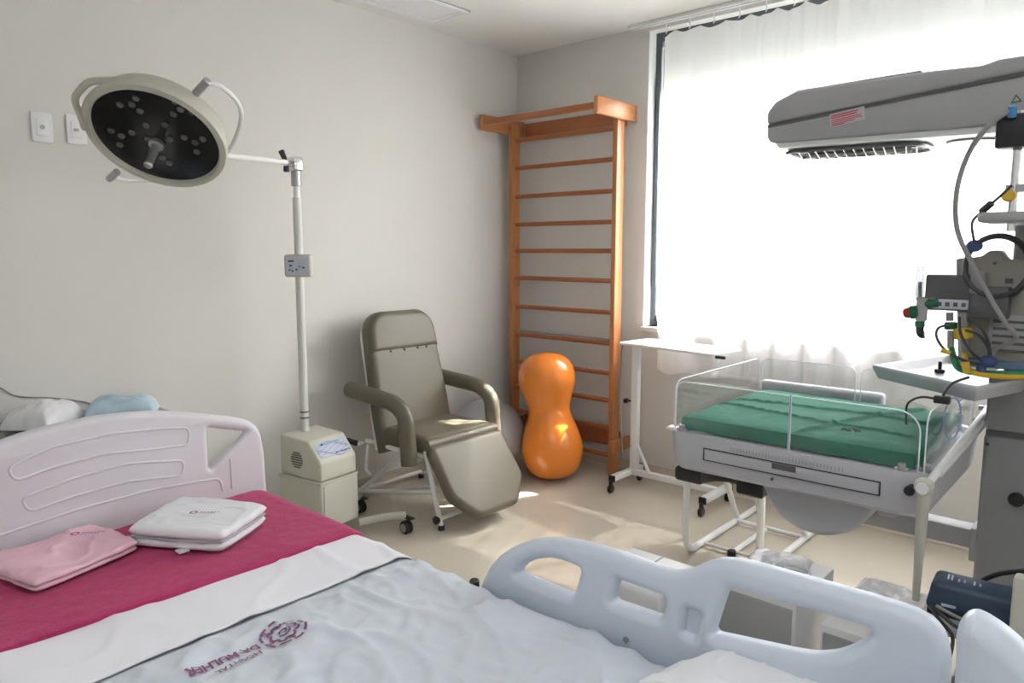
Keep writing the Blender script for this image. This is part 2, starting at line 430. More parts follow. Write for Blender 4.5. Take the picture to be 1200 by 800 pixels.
# ---------------------------------------------------------------- glowing ceiling panels added out of view to fill camera-facing sides
M['fill_glow'] = bpy.data.materials.new('fill_panel_glow'); M['fill_glow'].use_nodes = True
_b = M['fill_glow'].node_tree.nodes['Principled BSDF']; _b.inputs['Base Color'].default_value = (.9, .9, .9, 1); _b.inputs['Emission Color'].default_value = (.93, .97, 1, 1); _b.inputs['Emission Strength'].default_value = 3.6
for x, y, lab in ((-.6, .25, 'added square fill light panel, unseen, above the hospital bed'), (.55, .35, 'added square fill light panel, unseen, nearest the right wall')):
    t = thing('fill_panel', lab, 'fill light', (x, y, ZC))
    bm = B()
    for a in ((-.31, -.31, .31, -.29), (-.31, .29, .31, .31), (-.31, -.29, -.29, .29), (.29, -.29, .31, .29)): box(bm, (x+a[0], y+a[1], ZC-.012), (x+a[2], y+a[3], ZC-.0005))
    obj('frame', bm, M['whitepl'], t)
    bm = B(); box(bm, (x-.29, y-.29, ZC-.008), (x+.29, y+.29, ZC-.001)); obj('fill_glow', bm, M['fill_glow'], t)

# ---------------------------------------------------------------- wall plates on the left wall
def wall_plate(yc, zc, label, kind):
    t = thing('wall_switch' if kind else 'wall_socket', label, 'switch' if kind else 'outlet', (XL, yc, zc))
    mm = basis((XL+.005, yc, zc), (0, 1, 0), (0, 0, 1))
    plate('face_plate', [rrect(.078, .122, .008)], .009, .003, mm, M['whitepl'], t)
    mm2 = basis((XL+.0105, yc, zc), (0, 1, 0), (0, 0, 1))
    plate('insert', [rrect(.044, .070, .006)], .004, .0015, mm2, M['white'], t)
    bm = B()
    if kind: box(bm, (XL+.012, yc-.013, zc-.008), (XL+.018, yc+.006, zc+.004), .002)
    else: cyl(bm, (XL+.012, yc, zc), (XL+.015, yc, zc), .009)
    obj('toggle' if kind else 'jack', bm, M['steel'], t)
wall_plate(1.055, 1.95, 'white wall plate with round dark centre, left of the other plate', 0)
wall_plate(1.185, 1.955, 'white wall plate partly behind the surgical lamp handle', 1)

# ---------------------------------------------------------------- bedside shelf, packs and wire
sh = thing('bedside_counter', 'low counter with grey laminate top behind the headboard', 'counter', (-3.3, .6, 0))
bm = B(); box(bm, (XL+.002, -.4, .715), (-3.07, 1.385, .745), .004); obj('worktop', bm, M['shelf'], sh)
bm = B(); box(bm, (XL+.002, -.38, .06), (-3.10, 1.36, .713)); obj('carcass', bm, M['cream2'], sh)
for i in range(3):
    y = -.37+i*.58
    bm = B(); box(bm, (-3.098, y+.005, .08), (-3.08, y+.57, .70), .003); d = obj('door', bm, M['cream2'], sh)
    bm = B(); cyl(bm, (-3.078, y+.5, .42), (-3.078, y+.5, .54), .006); obj('handle', bm, M['chrome'], d)
bm = B(); box(bm, (XL+.03, -.36, .001), (-3.15, 1.35, .058)); obj('plinth', bm, M['dgrey'], sh)
def pack(c, dims, rot, seed, m, strip=None):
    bm = B(); n = 28; R = Matrix.Rotation(rot, 3, 'Z'); top = []; bot = []
    for j in range(n+1):
        a = []; b = []
        for i in range(n+1):
            u = i/n*2-1; v2 = j/n*2-1
            e = (max(0, 1-abs(u)**4)*max(0, 1-abs(v2)**4))**.5
            wob = .012*noise.noise((u*2.2+seed, v2*2.2, 0))+.006*noise.noise((u*6+seed, v2*6, 1))
            sx = 1+.05*noise.noise((v2*3, seed, 0)); sy = 1+.06*noise.noise((u*3, seed, 4))
            p = R @ Vector((u*dims[0]/2*sx, v2*dims[1]/2*sy, 0))
            a.append(bm.verts.new((c[0]+p.x, c[1]+p.y, c[2]+.012+(dims[2]-.012)*e+wob*e)))
            b.append(bm.verts.new((c[0]+p.x, c[1]+p.y, c[2]+.012-.011*e)))
        top.append(a); bot.append(b)
    for j in range(n):
        for i in range(n):
            f = bm.faces.new((top[j][i], top[j][i+1], top[j+1][i+1], top[j+1][i]))
            if strip and i > 9+3*noise.noise((j*.3, i*.2, seed)): f.material_index = 1
            bm.faces.new((bot[j][i], bot[j+1][i], bot[j+1][i+1], bot[j][i+1]))
    bmesh.ops.remove_doubles(bm, verts=bm.verts, dist=1e-4)
    return bm
tag(obj('wipes_pack', pack((-3.335, .925, .746), (.19, .27, .095), .75, 3.0, None), M['pack'], org=(-3.335, .925, .746), smooth=60), 'crumpled white plastic pack lying on the grey counter', 'pack')
tag(obj('nappy_pack', pack((-3.305, 1.215, .746), (.17, .27, .08), -.50, 9.0, None, (0, 28)), [M['pack'], M['packb']], org=(-3.305, 1.215, .746), smooth=60), 'pale blue and white plastic pack at the counter end', 'pack')
bm = B(); pts = [at(u, v2, x=XL+.006) for u, v2 in ((-30, 440), (0, 454), (20, 464), (60, 466), (95, 470), (108, 474))]
pts.append(Vector((XL+.02, pts[-1].y+.03, .75)))
tube(bm, smoothpath(pts, 6), .003, 6)
tag(obj('wall_cable', bm, M['lcable'], org=tuple(pts[1])), 'thin grey cable sagging along the left wall to the counter', 'cable')

# ---------------------------------------------------------------- wall bars
wb = thing('wall_bars', 'varnished wooden wall bars ladder beside the window', 'wall bars', (-3.03, 3.95, 0))
sx0, sx1, sy0, sy1 = -3.44, -2.585, 3.875, 3.955
for x in (sx0, sx1):
    bm = B(); box(bm, (x-.017, sy0, 0), (x+.017, sy1, 2.29), .004); obj('stile', bm, M['woodZ'], wb)
for s, x in ((-1, sx0), (1, sx1)):
    bm = B(); x0 = x+s*.018
    box(bm, (min(x0, x0+s*.028), 3.62, 2.235), (max(x0, x0+s*.028), 4.045, 2.335), .004); obj('top_arm', bm, M['woodY'], wb)
    bm = B(); box(bm, (min(x0, x0+s*.028), 3.845, .155), (max(x0, x0+s*.028), 4.045, .235), .004); obj('bottom_arm', bm, M['woodY'], wb)
bm = B(); box(bm, (sx0-.02, 3.625, 2.262), (sx1+.02, 3.658, 2.302), .008); obj('front_bar', bm, M['woodX'], wb)
bm = B(); box(bm, (sx0+.018, 4.005, 2.215), (sx1-.018, 4.043, 2.315), .004); obj('back_board', bm, M['woodX'], wb)
bm = B(); box(bm, (sx0+.018, 4.005, .155), (sx1-.018, 4.043, .255), .004); obj('back_board', bm, M['woodX'], wb)
bm = B(); rm = None
for k, v2 in enumerate((151, 187, 224, 260, 294, 329, 366, 402, 437, 469, 501, 533)):
    z = at(713, v2, x=sx1-.02).z if False else at(713, v2, y=3.92).z
    if rm is None:
        cyl(bm, (sx0+.017, 3.92, z), (sx1-.017, 3.92, z), .0155, n=14); rm = obj('rung', bm, M['woodX'], wb); z0 = z
    else: dup(rm, 'rung', (0, 0, z-z0), wb)
    if k == 7: zr = z
bm = B(); cyl(bm, (sx0+.03, 3.945, zr+.022), (sx1-.03, 3.945, zr+.022), .0065, n=10)
tag(obj('steel_rod', bm, M['steel'], org=(-3.0, 3.945, zr+.022)), 'thin dark steel rod lying along a rung of the wall bars', 'rod')

# ---------------------------------------------------------------- balls
prof = [(p.x, p.y) for p in smoothpath([(0, 0, 0), (.09, .012, 0), (.160, .065, 0), (.195, .178, 0), (.180, .285, 0), (.145, .380, 0), (.132, .445, 0), (.152, .52, 0), (.182, .620, 0), (.168, .715, 0), (.105, .783, 0), (0, .805, 0)], 6)]
prof[0] = (0, prof[0][1]); prof[-1] = (0, prof[-1][1])
tilt = Matrix.Translation((-2.80, 3.575, 0)) @ Matrix.Rotation(math.radians(-3), 4, 'X') @ Matrix.Rotation(math.radians(-8.5), 4, 'Y')
bm = B(); lathe(bm, prof, 48, tilt)
bmesh.ops.smooth_vert(bm, verts=bm.verts, factor=.5, use_axis_x=True, use_axis_y=True, use_axis_z=True)
zmin = min(v2.co.z for v2 in bm.verts); bmesh.ops.translate(bm, verts=bm.verts, vec=(0, 0, .001-zmin))
tag(obj('peanut_ball', bm, M['orange'], org=(-2.80, 3.575, 0), smooth=180), 'glossy orange peanut shaped exercise ball leaning by the wall bars', 'exercise ball')
bm = B(); ball(bm, (-3.24, 3.43, .242), .24, 40)
tag(obj('exercise_ball', bm, M['greyball'], org=(-3.24, 3.43, .0), smooth=180), 'round grey exercise ball half hidden behind the recliner', 'exercise ball')

# ---------------------------------------------------------------- recliner
ch = thing('recliner_chair', 'taupe vinyl hospital recliner on a white tube frame', 'chair', (-3.05, 2.76, 0))
up = Vector((-.16, 0, .69)).normalized(); yv = Vector((0, 1, 0))
mm = basis(Vector((-3.125, 2.76, .36)), yv, up)    # local x = y, local y = up the back, z = towards +x
L = .765
back = [(-.265, -.02), (.265, -.02), (.268, .2), (.255, .45), (.243, L-.12)] + [(.243-.12+.12*math.cos(a), L-.12+.12*math.sin(a)) for a in [math.pi/2*i/7 for i in range(1, 8)]]
back += [(-x, y) for x, y in back[::-1] if y > -.01] ; back = back[:len(back)]
ml = mm @ Matrix.Translation((0, 0, -.055))
plate('backrest', [back], .10, .035, ml, M['ochre'], ch, bres=5)
hp = [(.243, .535), (.238, L-.125)] + [(.238-.115+.115*math.cos(a), L-.125+.115*math.sin(a)) for a in [math.pi/2*i/7 for i in range(1, 8)]]
hp += [(-x, y) for x, y in hp[::-1]]
plate('headrest', [hp], .10, .03, mm @ Matrix.Translation((0, 0, -.042)), M['ochre'], ch, bres=5)
bm = B()
for x in (-.12, -.02, .08, .15): ball(bm, mm @ Vector((x, .533, -.006)), .009, 10, (1.3, 1, .8))
obj('tuft', bm, M['ochre'], ch)
bm = B()
tube(bm, roundpath([mm @ Vector((s*1.0, y, -.094)) for s, y in [(-.262, .0), (-.248, .45), (-.238, L-.10), (-.17, L-.012), (.17, L-.012), (.238, L-.10), (.248, .45), (.262, .0)]], .08), .008, 8)
obj('back_frame', bm, M['white'], ch)
bm = B(); box(bm, (-3.22, 2.505, .375), (-2.80, 3.015, .475), .035, 4); obj('seat', bm, M['ochre'], ch)
bm = B(); tube(bm, [(-2.81, 2.50, .435), (-2.81, 3.02, .435)], .035, 14, sy=.9); obj('seat_front_roll', bm, M['ochre'], ch)
fu = Vector((.235, 0, -.33)).normalized()
mf = basis(Vector((-2.775, 2.76, .435)), (0, 1, 0), fu)
foot = [(-.275, 0), (-.275, .29), (-.15, .43), (.15, .43), (.275, .29), (.275, 0)]
plate('footrest', [rnd(foot, .035)], .075, .03, mf @ Matrix.Translation((0, 0, .02)), M['ochre'], ch, bres=5)
for y in (2.435, 3.085):
    bm = B(); pts = roundpath([(-3.365, y, .672), (-2.985, y, .650), (-2.89, y, .60), (-2.865, y, .335)], .055, 8)
    tube(bm, pts, .043, 16, sy=1.05); a = obj('armrest', bm, M['ochre'], ch)
    bm = B(); tube(bm, [(-2.88, y+(.03 if y < 2.7 else -.03), .40), (-2.95, y+(.075 if y < 2.7 else -.075), .39)], .012, 8); obj('arm_bracket', bm, M['white'], a)
for y in (2.515, 3.005):
    bm = B(); tube(bm, roundpath([(-2.83, y, .40), (-2.715, y, .015)], .02), .014, 10); obj('front_leg', bm, M['white'], ch)
    bm = B(); tube(bm, [(-3.46, y+.03, .03), (-2.98, y, .37)], .013, 10); obj('rear_leg', bm, M['white'], ch)
    bm = B(); tube(bm, [(-3.46, y+.03, .035), (-2.77, y, .19)], .013, 10); obj('lower_rail', bm, M['white'], ch)
    bm = B(); tube(bm, [(-3.33, y, .37), (-2.83, y, .362)], .013, 10); obj('seat_rail', bm, M['white'], ch)
    for x, yy in ((-2.715, y), (-3.46, y+.03)):
        bm = B(); cyl(bm, (x, yy, .0), (x, yy, .025), .018, .016); obj('rubber_foot', bm, M['black'], ch)
    bm = B(); cyl(bm, (-2.735, y-.022, .05), (-2.735, y-.008, .05), .022); obj('glide_wheel', bm, M['black'], ch)
bm = B(); tube(bm, [(-3.2, 2.515, .10), (-2.76, 3.0, .12)], .011, 8); tube(bm, [(-2.72, 2.515, .06), (-2.72, 3.005, .06)], .012, 8); tube(bm, [(-3.44, 2.53, .05), (-3.44, 3.02, .05)], .012, 8)
obj('cross_tube', bm, M['white'], ch)
bm = B(); tube(bm, roundpath([(-3.30, 2.47, .37), (-3.30, 2.43, .38), (-3.24, 2.40, .385)], .02), .008, 8); tube(bm, roundpath([(-3.22, 2.44, .38), (-3.22, 2.42, .24), (-3.17, 2.42, .22)], .02), .007, 8); lv = obj('lever', bm, M['white'], ch)
bm = B(); cyl(bm, (-3.27, 2.405, .385), (-3.345, 2.385, .395), .016, bev=.004); obj('lever_grip', bm, M['black'], lv)

# ---------------------------------------------------------------- surgical lamp on a stand
lp = thing('surgical_lamp', 'cream mobile surgical lamp with round black multi-lens head', 'lamp', (-3.08, 2.10, 0))
R8 = Matrix.Translation((-3.125, 2.06, 0)) @ Matrix.Rotation(math.radians(8), 4, 'Z')
def lb(lo, hi, bev=0.006): b = B(); return box(b, lo, hi, bev, 3, R8)
obj('lower_cabinet', lb((-.15, -.125, .085), (.15, .125, .325), .012), M['cream2'], lp)
def RP(x, y, z): return R8 @ Vector((x, y, z))
# upper housing: sloping front panel towards the room
bm = B()
prof = [(-.145, .33), (.145, .33), (.145, .425), (.06, .525), (-.145, .535)]
t = B(); fa = [t.verts.new(RP(x, -.12, z)) for x, z in prof]; fb = [t.verts.new(RP(x, .12, z)) for x, z in prof]
t.faces.new(fa); t.faces.new(fb[::-1])
for i in range(5): t.faces.new((fa[i], fa[(i+1) % 5], fb[(i+1) % 5], fb[i]))
bmesh.ops.recalc_face_normals(t, faces=t.faces)
bmesh.ops.bevel(t, geom=list(t.edges), offset=.012, segments=3, profile=.5, affect='EDGES'); merge(bm, t)
hs = obj('upper_housing', bm, M['cream2'], lp)
pn = (RP(.06, 0, .525)-RP(.145, 0, .425)); pc = (RP(.06, 0, .525)+RP(.145, 0, .425))/2
mp = basis(pc, RP(0, 1, 0)-RP(0, 0, 0), pn)
plate('control_label', [rrect(.195, .085, .006)], .003, .001, mp @ Matrix.Translation((0, 0, .001)), M['lab'], hs)
bm = B()
for i in range(6):
    pts = [mp @ Vector((-.095+.19*k/8, -.035+.012*i+.014*math.sin(k*.9+i), .0028)) for k in range(9)]
    tube(bm, pts, .0022, 4)
box(bm, (-.07, .022, .0026), (.06, .033, .0034), 0, 1, mp); obj('label_print', bm, M['labb'], hs)
bm = B(); box(bm, (.0, -.034, .0027), (.095, -.028, .0036), 0, 1, mp); ball(bm, mp @ Vector((-.055, .028, .003)), .006, 8); obj('label_text', bm, M['dkblue'], hs)
bm = B(); dpl = lb((.15, -.108, .10), (.155, .108, .312), .002); obj('front_door', dpl, M['cream'], lp)
for i in range(7):                                # round slotted speaker vent on the side
    z = .385+.012*i; h = math.sqrt(max(.0001, .042**2-(z-.421)**2))
    bm = B(); box(bm, (-.02-h, -.1235, z-.0025), (-.02+h, -.119, z+.0025), 0, 1, R8); obj('vent_slot', bm, M['dgrey'], hs)
obj('seam', lb((-.153, -.128, .318), (.153, .128, .329), .003), M['cream'], lp)
for k, ang in enumerate((10, 118, 190, 280)):
    a = math.radians(ang); e = Vector((math.cos(a)*.33, math.sin(a)*.33, .0)); s = Vector((math.cos(a)*.10, math.sin(a)*.10, 0))
    if k == 0: e = Vector((.27, .26, 0)); s = Vector((.12, .08, 0))
    b0 = Vector((-3.08, 2.10, 0))
    bm = B(); tube(bm, roundpath([b0+s+Vector((0, 0, .075)), b0+s.lerp(e, .55)+Vector((0, 0, .098)), b0+e+Vector((0, 0, .10))], .06), .013, 10, sy=1.5); lg = obj('base_leg', bm, M['cream'], lp)
    q = b0+e
    bm = B(); box(bm, (q.x-.03, q.y-.012, .085), (q.x+.045, q.y+.02, .09)); cyl(bm, (q.x, q.y-.021, .036), (q.x, q.y+.021, .036), .035, bev=.006); obj('caster', bm, M['black'], lg)
    bm = B(); cyl(bm, (q.x, q.y-.023, .036), (q.x, q.y+.023, .036), .022); obj('caster_hub', bm, M['steel'], lg)
pxy = at(359, 497, z=.545); PX, PY = pxy.x+.03, pxy.y-.02
PX, PY = -3.215, 2.045
bm = B(); cyl(bm, (PX, PY, .525), (PX, PY, 1.70), .021); obj('pole', bm, M['polew'], lp)
bm = B(); cyl(bm, (PX, PY, .60), (PX, PY, .607), .0225); cyl(bm, (PX, PY, .63), (PX, PY, .637), .0225); obj('pole_band', bm, M['dgrey'], lp)
bm = B(); cyl(bm, (PX, PY, 1.70), (PX, PY, 1.76), .015); obj('inner_pole', bm, M['white'], lp)
bm = B(); cyl(bm, (PX, PY, 1.755), (PX, PY, 1.83), .024, bev=.003); obj('pole_head', bm, M['steel'], lp)
bm = B(); box(bm, (PX-.03, PY-.06, 1.325), (PX+.02, PY+.035, 1.425), .012, 3, None)
Rc = Matrix.Translation((PX, PY, 0)) @ Matrix.Rotation(math.radians(36), 4, 'Z')
bm.free(); bm = B(); box(bm, (-.05, -.07, 1.315), (.085, -.018, 1.425), .012, 3, Rc); cb = obj('control_box', bm, M['cream'], lp)
bm = B(); box(bm, (-.036, -.072, 1.327), (.075, -.0695, 1.413), .002, 1, Rc); obj('key_panel', bm, M['lab'], cb)
bm = B()
for x, z, w2 in ((-.02, 1.35, .004), (-.005, 1.345, .004), (.015, 1.352, .005), (.05, 1.362, .006), (-.012, 1.393, .014), (-.014, 1.371, .007), (.03, 1.366, .003)): box(bm, (x-w2, -.0735, z-.004), (x+w2, -.0715, z+.004), 0, 1, Rc)
obj('key_print', bm, M['dkblue'], cb)
# head
DC = at(184, 160, x=-2.82); vd = (DC-EYE).normalized()
a25 = math.radians(24)
imx = RT*math.cos(a25)-UP*math.sin(a25)           # long axis of the seen ellipse
imd = -RT*math.sin(a25)-UP*math.cos(a25)
imx = (imx-vd*imx.dot(vd)).normalized(); imd = (imd-vd*imd.dot(vd)-imx*imd.dot(imx)).normalized()
tl = math.radians(49)
NN = (-vd*math.cos(tl)+imd*math.sin(tl)).normalized()   # where the glass faces
mh = basis(DC, imx, NN.cross(imx))                # z = NN
RL = 70*(DC-EYE).dot(FW)/F; k = RL
body = [(0, -.105), (k*.55, -.105), (k*.86, -.095), (k*1.02, -.07), (k*1.07, -.04), (k*1.08, -.012), (k*1.13, -.008), (k*1.14, .004), (k*1.12, .016), (k*1.03, .020), (k*1.0, .012), (k*1.0, .002)]
bm = B(); lathe(bm, body, 64, mh); hd = obj('lamp_head', bm, M['cream'], lp)
bm = B(); lathe(bm, [(0, .003), (k*1.0, .003), (k*1.0, -.004), (0, -.004)], 64, mh); obj('front_glass', bm, M['lens'], lp)
for u, v2 in ((425, 235), (325, 275), (400, 275), (450, 315), (670, 255), (705, 305), (775, 322), (660, 335), (490, 405), (608, 402), (270, 437), (335, 470), (400, 450), (325, 525), (500, 490), (635, 490), (727, 480), (795, 512), (843, 490), (805, 570), (515, 630), (590, 605), (635, 640)):
    c = on_plane(80+u/5.333, 70+v2/5.333, DC, NN)
    bm = B(); lathe(bm, [(0, .008), (.008, .0105), (.0115, .009), (.0135, .004)], 14, basis(c, imx, NN.cross(imx))); obj('lens', bm, M['led'], hd)
c = on_plane(80+556/5.333, 70+518/5.333, DC, NN)
mc = basis(c, imx, NN.cross(imx))
bm = B(); lathe(bm, [(0, .002), (.027, .002), (.027, .018), (.016, .022), (.013, .10), (.016, .115), (.012, .122), (0, .124)], 20, mc); obj('centre_handle', bm, M['steel'], lp)
def HD(a, r, z): a = math.radians(a); return mh @ Vector((r*math.cos(a), -r*math.sin(a), z))   # image-clockwise angle from long axis
# bent side handle at upper left
bm = B(); tube(bm, roundpath([on_plane(157, 94, DC-NN*.03, NN), on_plane(135, 94, DC-NN*.03, NN), on_plane(103, 95, DC-NN*.0, NN), on_plane(86, 115, DC+NN*.01, NN), on_plane(95, 138, DC+NN*.01, NN), on_plane(99, 150, DC+NN*.0, NN)], .03, 5), .0115, 10, sy=1.1); obj('side_handle', bm, M['cream'], lp)
# pivot knobs and yoke
p1 = on_plane(238, 100, DC-NN*.045, NN); p2 = on_plane(131, 207, DC-NN*.02, NN)
bm = B(); d1 = (p1-DC).normalized(); cyl(bm, p1-d1*.05, p1+d1*.03, .014, bev=.003); obj('pivot_knob', bm, M['steel'], lp); bm = B(); d2 = (p2-DC).normalized(); cyl(bm, p2-d2*.05, p2+d2*.025, .014, bev=.003); obj('pivot_knob', bm, M['steel'], lp)
bm = B(); yk = [p1+d1*.01, on_plane(258, 101, DC-NN*.07, NN), on_plane(277, 118, DC-NN*.12, NN), on_plane(283, 137, DC-NN*.15, NN), on_plane(276, 162, DC-NN*.17, NN), on_plane(262, 182, DC-NN*.19, NN), on_plane(230, 202, DC-NN*.17, NN), on_plane(190, 210, DC-NN*.12, NN), on_plane(150, 211, DC-NN*.06, NN), p2]
tube(bm, smoothpath(yk, 6), .009, 10); obj('yoke', bm, M['white'], lp)
ak = yk[5]; pe = Vector((PX, PY, 1.865))
bm = B(); tube(bm, [ak, pe+(ak-pe).normalized()*.03], .0125, 12); obj('arm', bm, M['white'], lp)
bm = B(); box(bm, (PX-.03, PY-.028, 1.825), (PX+.03, PY+.028, 1.895), .012, 3); cyl(bm, pe+(ak-pe).normalized()*.09, pe, .02, bev=.003); cyl(bm, (PX+.02, PY-.05, 1.862), (PX+.02, PY-.02, 1.862), .017, bev=.003); jn = obj('joint', bm, M['chrome'], lp)
bm = B(); q = pe+(ak-pe).normalized()*.085; cyl(bm, q+Vector((0, 0, .0)), q+Vector((-.01, -.02, .055)), .011, .014, bev=.003); cyl(bm, q+Vector((0, 0, -.045)), q+Vector((0, 0, -.018)), .014, bev=.003); obj('clamp_knob', bm, M['black'], jn)

# ---------------------------------------------------------------- overbed table
ot = thing('overbed_table', 'white wheeled overbed table in front of the window', 'table', (-2.1, 3.85, 0))
mm = basis((-2.052, 3.755, .898), (.99, -.139, 0), (.139, .99, 0))
plate('table_top', [rrect(.66, .30, .035)], .016, .006, mm, M['white'], ot)
for x in (-2.38, -1.79):
    bm = B(); box(bm, (x-.02, 3.60, .07), (x+.02, 3.925, .105), .004); ft = obj('foot_bar', bm, M['white'], ot)
    for y in (3.585, 3.91):
        bm = B(); cyl(bm, (x-.012, y, .028), (x+.012, y, .028), .027, bev=.006); cyl(bm, (x, y, .028), (x, y, .075), .012); box(bm, (x-.021, (3.592 if y < 3.7 else 3.925), .069), (x+.021, (3.60 if y < 3.7 else 3.931), .106)); obj('caster', bm, M['black'], ft)
bm = B(); box(bm, (-2.36, 3.78, .072), (-1.81, 3.82, .107), .004); obj('base_beam', bm, M['white'], ot)
bm = B(); box(bm, (-2.375, 3.78, .106), (-2.33, 3.82, .89), .004); obj('post', bm, M['white'], ot)
bm = B(); tube(bm, [(-2.335, 3.80, .26), (-2.25, 3.80, .106)], .01, 8); obj('brace', bm, M['white'], ot)
bm = B(); box(bm, (-2.35, 3.745, .872), (-1.86, 3.785, .89)); obj('top_rail', bm, M['white'], ot)
bm = B(); cyl(bm, (-1.745, 3.60, .885), (-1.69, 3.60, .885), .009, bev=.002); obj('tilt_knob', bm, M['black'], ot)
bm = B(); cyl(bm, (-2.408, 3.792, .53), (-2.408, 3.765, .53), .015, bev=.004); cyl(bm, (-2.408, 3.785, .53), (-2.37, 3.80, .53), .006); obj('height_knob', bm, M['black'], ot)
bm = B(); tube(bm, roundpath([(-2.38, 3.69, .89), (-2.40, 3.70, .84), (-2.405, 3.71, .50), (-2.40, 3.74, .18)], .03), .005, 8); obj('pull_cable', bm, M['lcable'], ot)

# ---------------------------------------------------------------- birthing stool
bs = thing('birthing_stool', 'horseshoe black seat on white tube runners under the infant warmer', 'stool', (-1.4, 3.3, 0))
ol = [(-.21, -.16), (-.21, .2), (-.14, .3), (.14, .3), (.21, .2), (.21, -.16), (.09, -.16)]
ol += [(.005+.085*math.cos(a), -.16+.12*math.sin(a)) for a in [math.pi*i/10 for i in range(1, 10)]] + [(-.08, -.16)]
plate('seat', [ol], .075, .02, basis((-1.42, 3.15, .42), (1, 0, 0), (0, 1, 0)), M['black'], bs)
for x in (-1.60, -1.24):
    bm = B(); tube(bm, roundpath([(x, 3.05, .39), (x, 3.06, .018), (x, 3.88, .018), (x, 3.86, .09)], .09, 8), .0165, 12); obj('runner', bm, M['white'], bs)
    bm = B(); tube(bm, [(x, 3.62, .03), (x, 3.40, .39)], .0145, 10); obj('rear_leg', bm, M['white'], bs)
bm = B(); tube(bm, [(-1.60, 3.22, .018), (-1.24, 3.22, .018)], .009, 8); obj('cross_bar', bm, M['white'], bs)
bm = B(); tube(bm, [(-1.43, 3.22, .02), (-1.43, 3.58, .02)], .013, 8); tube(bm, [(-1.43, 3.56, .02), (-1.43, 3.36, .39)], .009, 8); tube(bm, [(-1.60, 3.6, .025), (-1.24, 3.6, .025)], .011, 8); obj('centre_strut', bm, M['white'], bs)
bm = B(); cyl(bm, (-1.43, 3.19, .0), (-1.43, 3.19, .035), .02, bev=.004); obj('rubber_foot', bm, M['black'], bs)

# ---------------------------------------------------------------- boxes on the floor
def carton(x0, x1, y0, y1, h, label, grp=None):
    t = thing('white_box', label, 'box', ((x0+x1)/2, (y0+y1)/2, 0))
    bm = B(); box(bm, (x0, y0, 0), (x1, y1, h), .006); obj('body', bm, M['whitepl'], t)
    return t
b2 = carton(-1.01, -.755, 2.16, 2.50, .38, 'white box with a pale bag and coiled white tube on top')
bm = B(); box(bm, (-1.0, 2.150, .05), (-.765, 2.158, .36), .003); obj('shaded_front', bm, M['warmd'], b2)  # grey plate puts the shade of the box front into its colour
b3 = carton(-.66, -.462, 2.09, 2.50, .38, 'white box holding a pale bag, right under the warmer arm')
bm = B(); box(bm, (-.65, 2.080, .05), (-.472, 2.088, .36), .003); obj('shaded_front', bm, M['warmd'], b3)  # shade of this front face painted as a grey plate too
tag(obj('tubing_bag', pack((-.895, 2.33, .381), (.19, .27, .042), .1, 21, None), M['bag'], org=(-.895, 2.33, .381), smooth=60), 'pale plastic bag of tubing on the white box beneath the dome', 'bag')
tag(obj('tubing_bag', pack((-.565, 2.33, .381), (.15, .25, .036), -.1, 31, None), M['bag'], org=(-.565, 2.33, .381), smooth=60), 'pale plastic bag on the white box by the hanging handle', 'bag')
bm = B(); pts = []
for i in range(60):
    a = i/60*math.pi*2*2.6; pts.append((-.80+.035*math.cos(a)*(1+.2*i/60), 2.27+.03*math.sin(a), .395+.0006*i+.012))
tube(bm, pts, .006, 8); tag(obj('coiled_tube', bm, M['whitepl'], org=(-.80, 2.27, .385)), 'small coil of white tube on the white box corner', 'tube')
b1 = thing('equipment_case', 'low white case with rounded lid behind the bed rail', 'case', (-1.21, 2.03, 0))
bm = B(); box(bm, (-1.35, 1.90, .32), (-1.075, 2.17, .40), .018, 4); obj('lid', bm, M['whitepl'], b1)
bm = B(); box(bm, (-1.33, 1.92, .06), (-1.095, 2.15, .315), .01); obj('body', bm, M['cream'], b1)
bm = B(); box(bm, (-1.36, 1.89, .0), (-1.065, 2.18, .055), .01); obj('base', bm, M['whitepl'], b1)
bm = B(); box(bm, (-1.22, 1.913, .20), (-1.13, 1.922, .26), .002); obj('panel', bm, M['dgrey'], b1)
bm = B(); box(bm, (-1.215, 1.915, .3995), (-1.21, 2.155, .4015)); obj('lid_seam', bm, M['warmd'], b1)

# ---------------------------------------------------------------- infant warmer
iw = thing('infant_warmer', 'grey infant radiant warmer with overhead heater and clear sided cot', 'medical equipment', (-.3, 2.6, 0))
bx0, bx1, by0, by1, bz0, bz1 = -1.255, -.435, 2.215, 2.985, .700, .832
def trayring(z, ins, rr): return rrect((bx1-bx0)-2*ins, (by1-by0)-2*ins, rr, 8, (bx0+bx1)/2, (by0+by1)/2)
bm = B(); rings = []
for z, ins, rr in ((bz0, .024, .06), (bz0+.012, .010, .07), (bz0+.05, .005, .075), (bz1-.012, .0, .075), (bz1, .006, .07), (bz1, .03, .05), (bz1-.02, .035, .05)):
    rings.append([bm.verts.new((x, y, z)) for x, y in trayring(z, ins, rr)])
for a, b in zip(rings, rings[1:]):
    n = len(a)
    for i in range(n): bm.faces.new((a[i], a[(i+1) % n], b[(i+1) % n], b[i]))
bm.faces.new(rings[0][::-1]); bm.faces.new(rings[-1])
bb = obj('cot_tray', bm, M['warm'], iw)
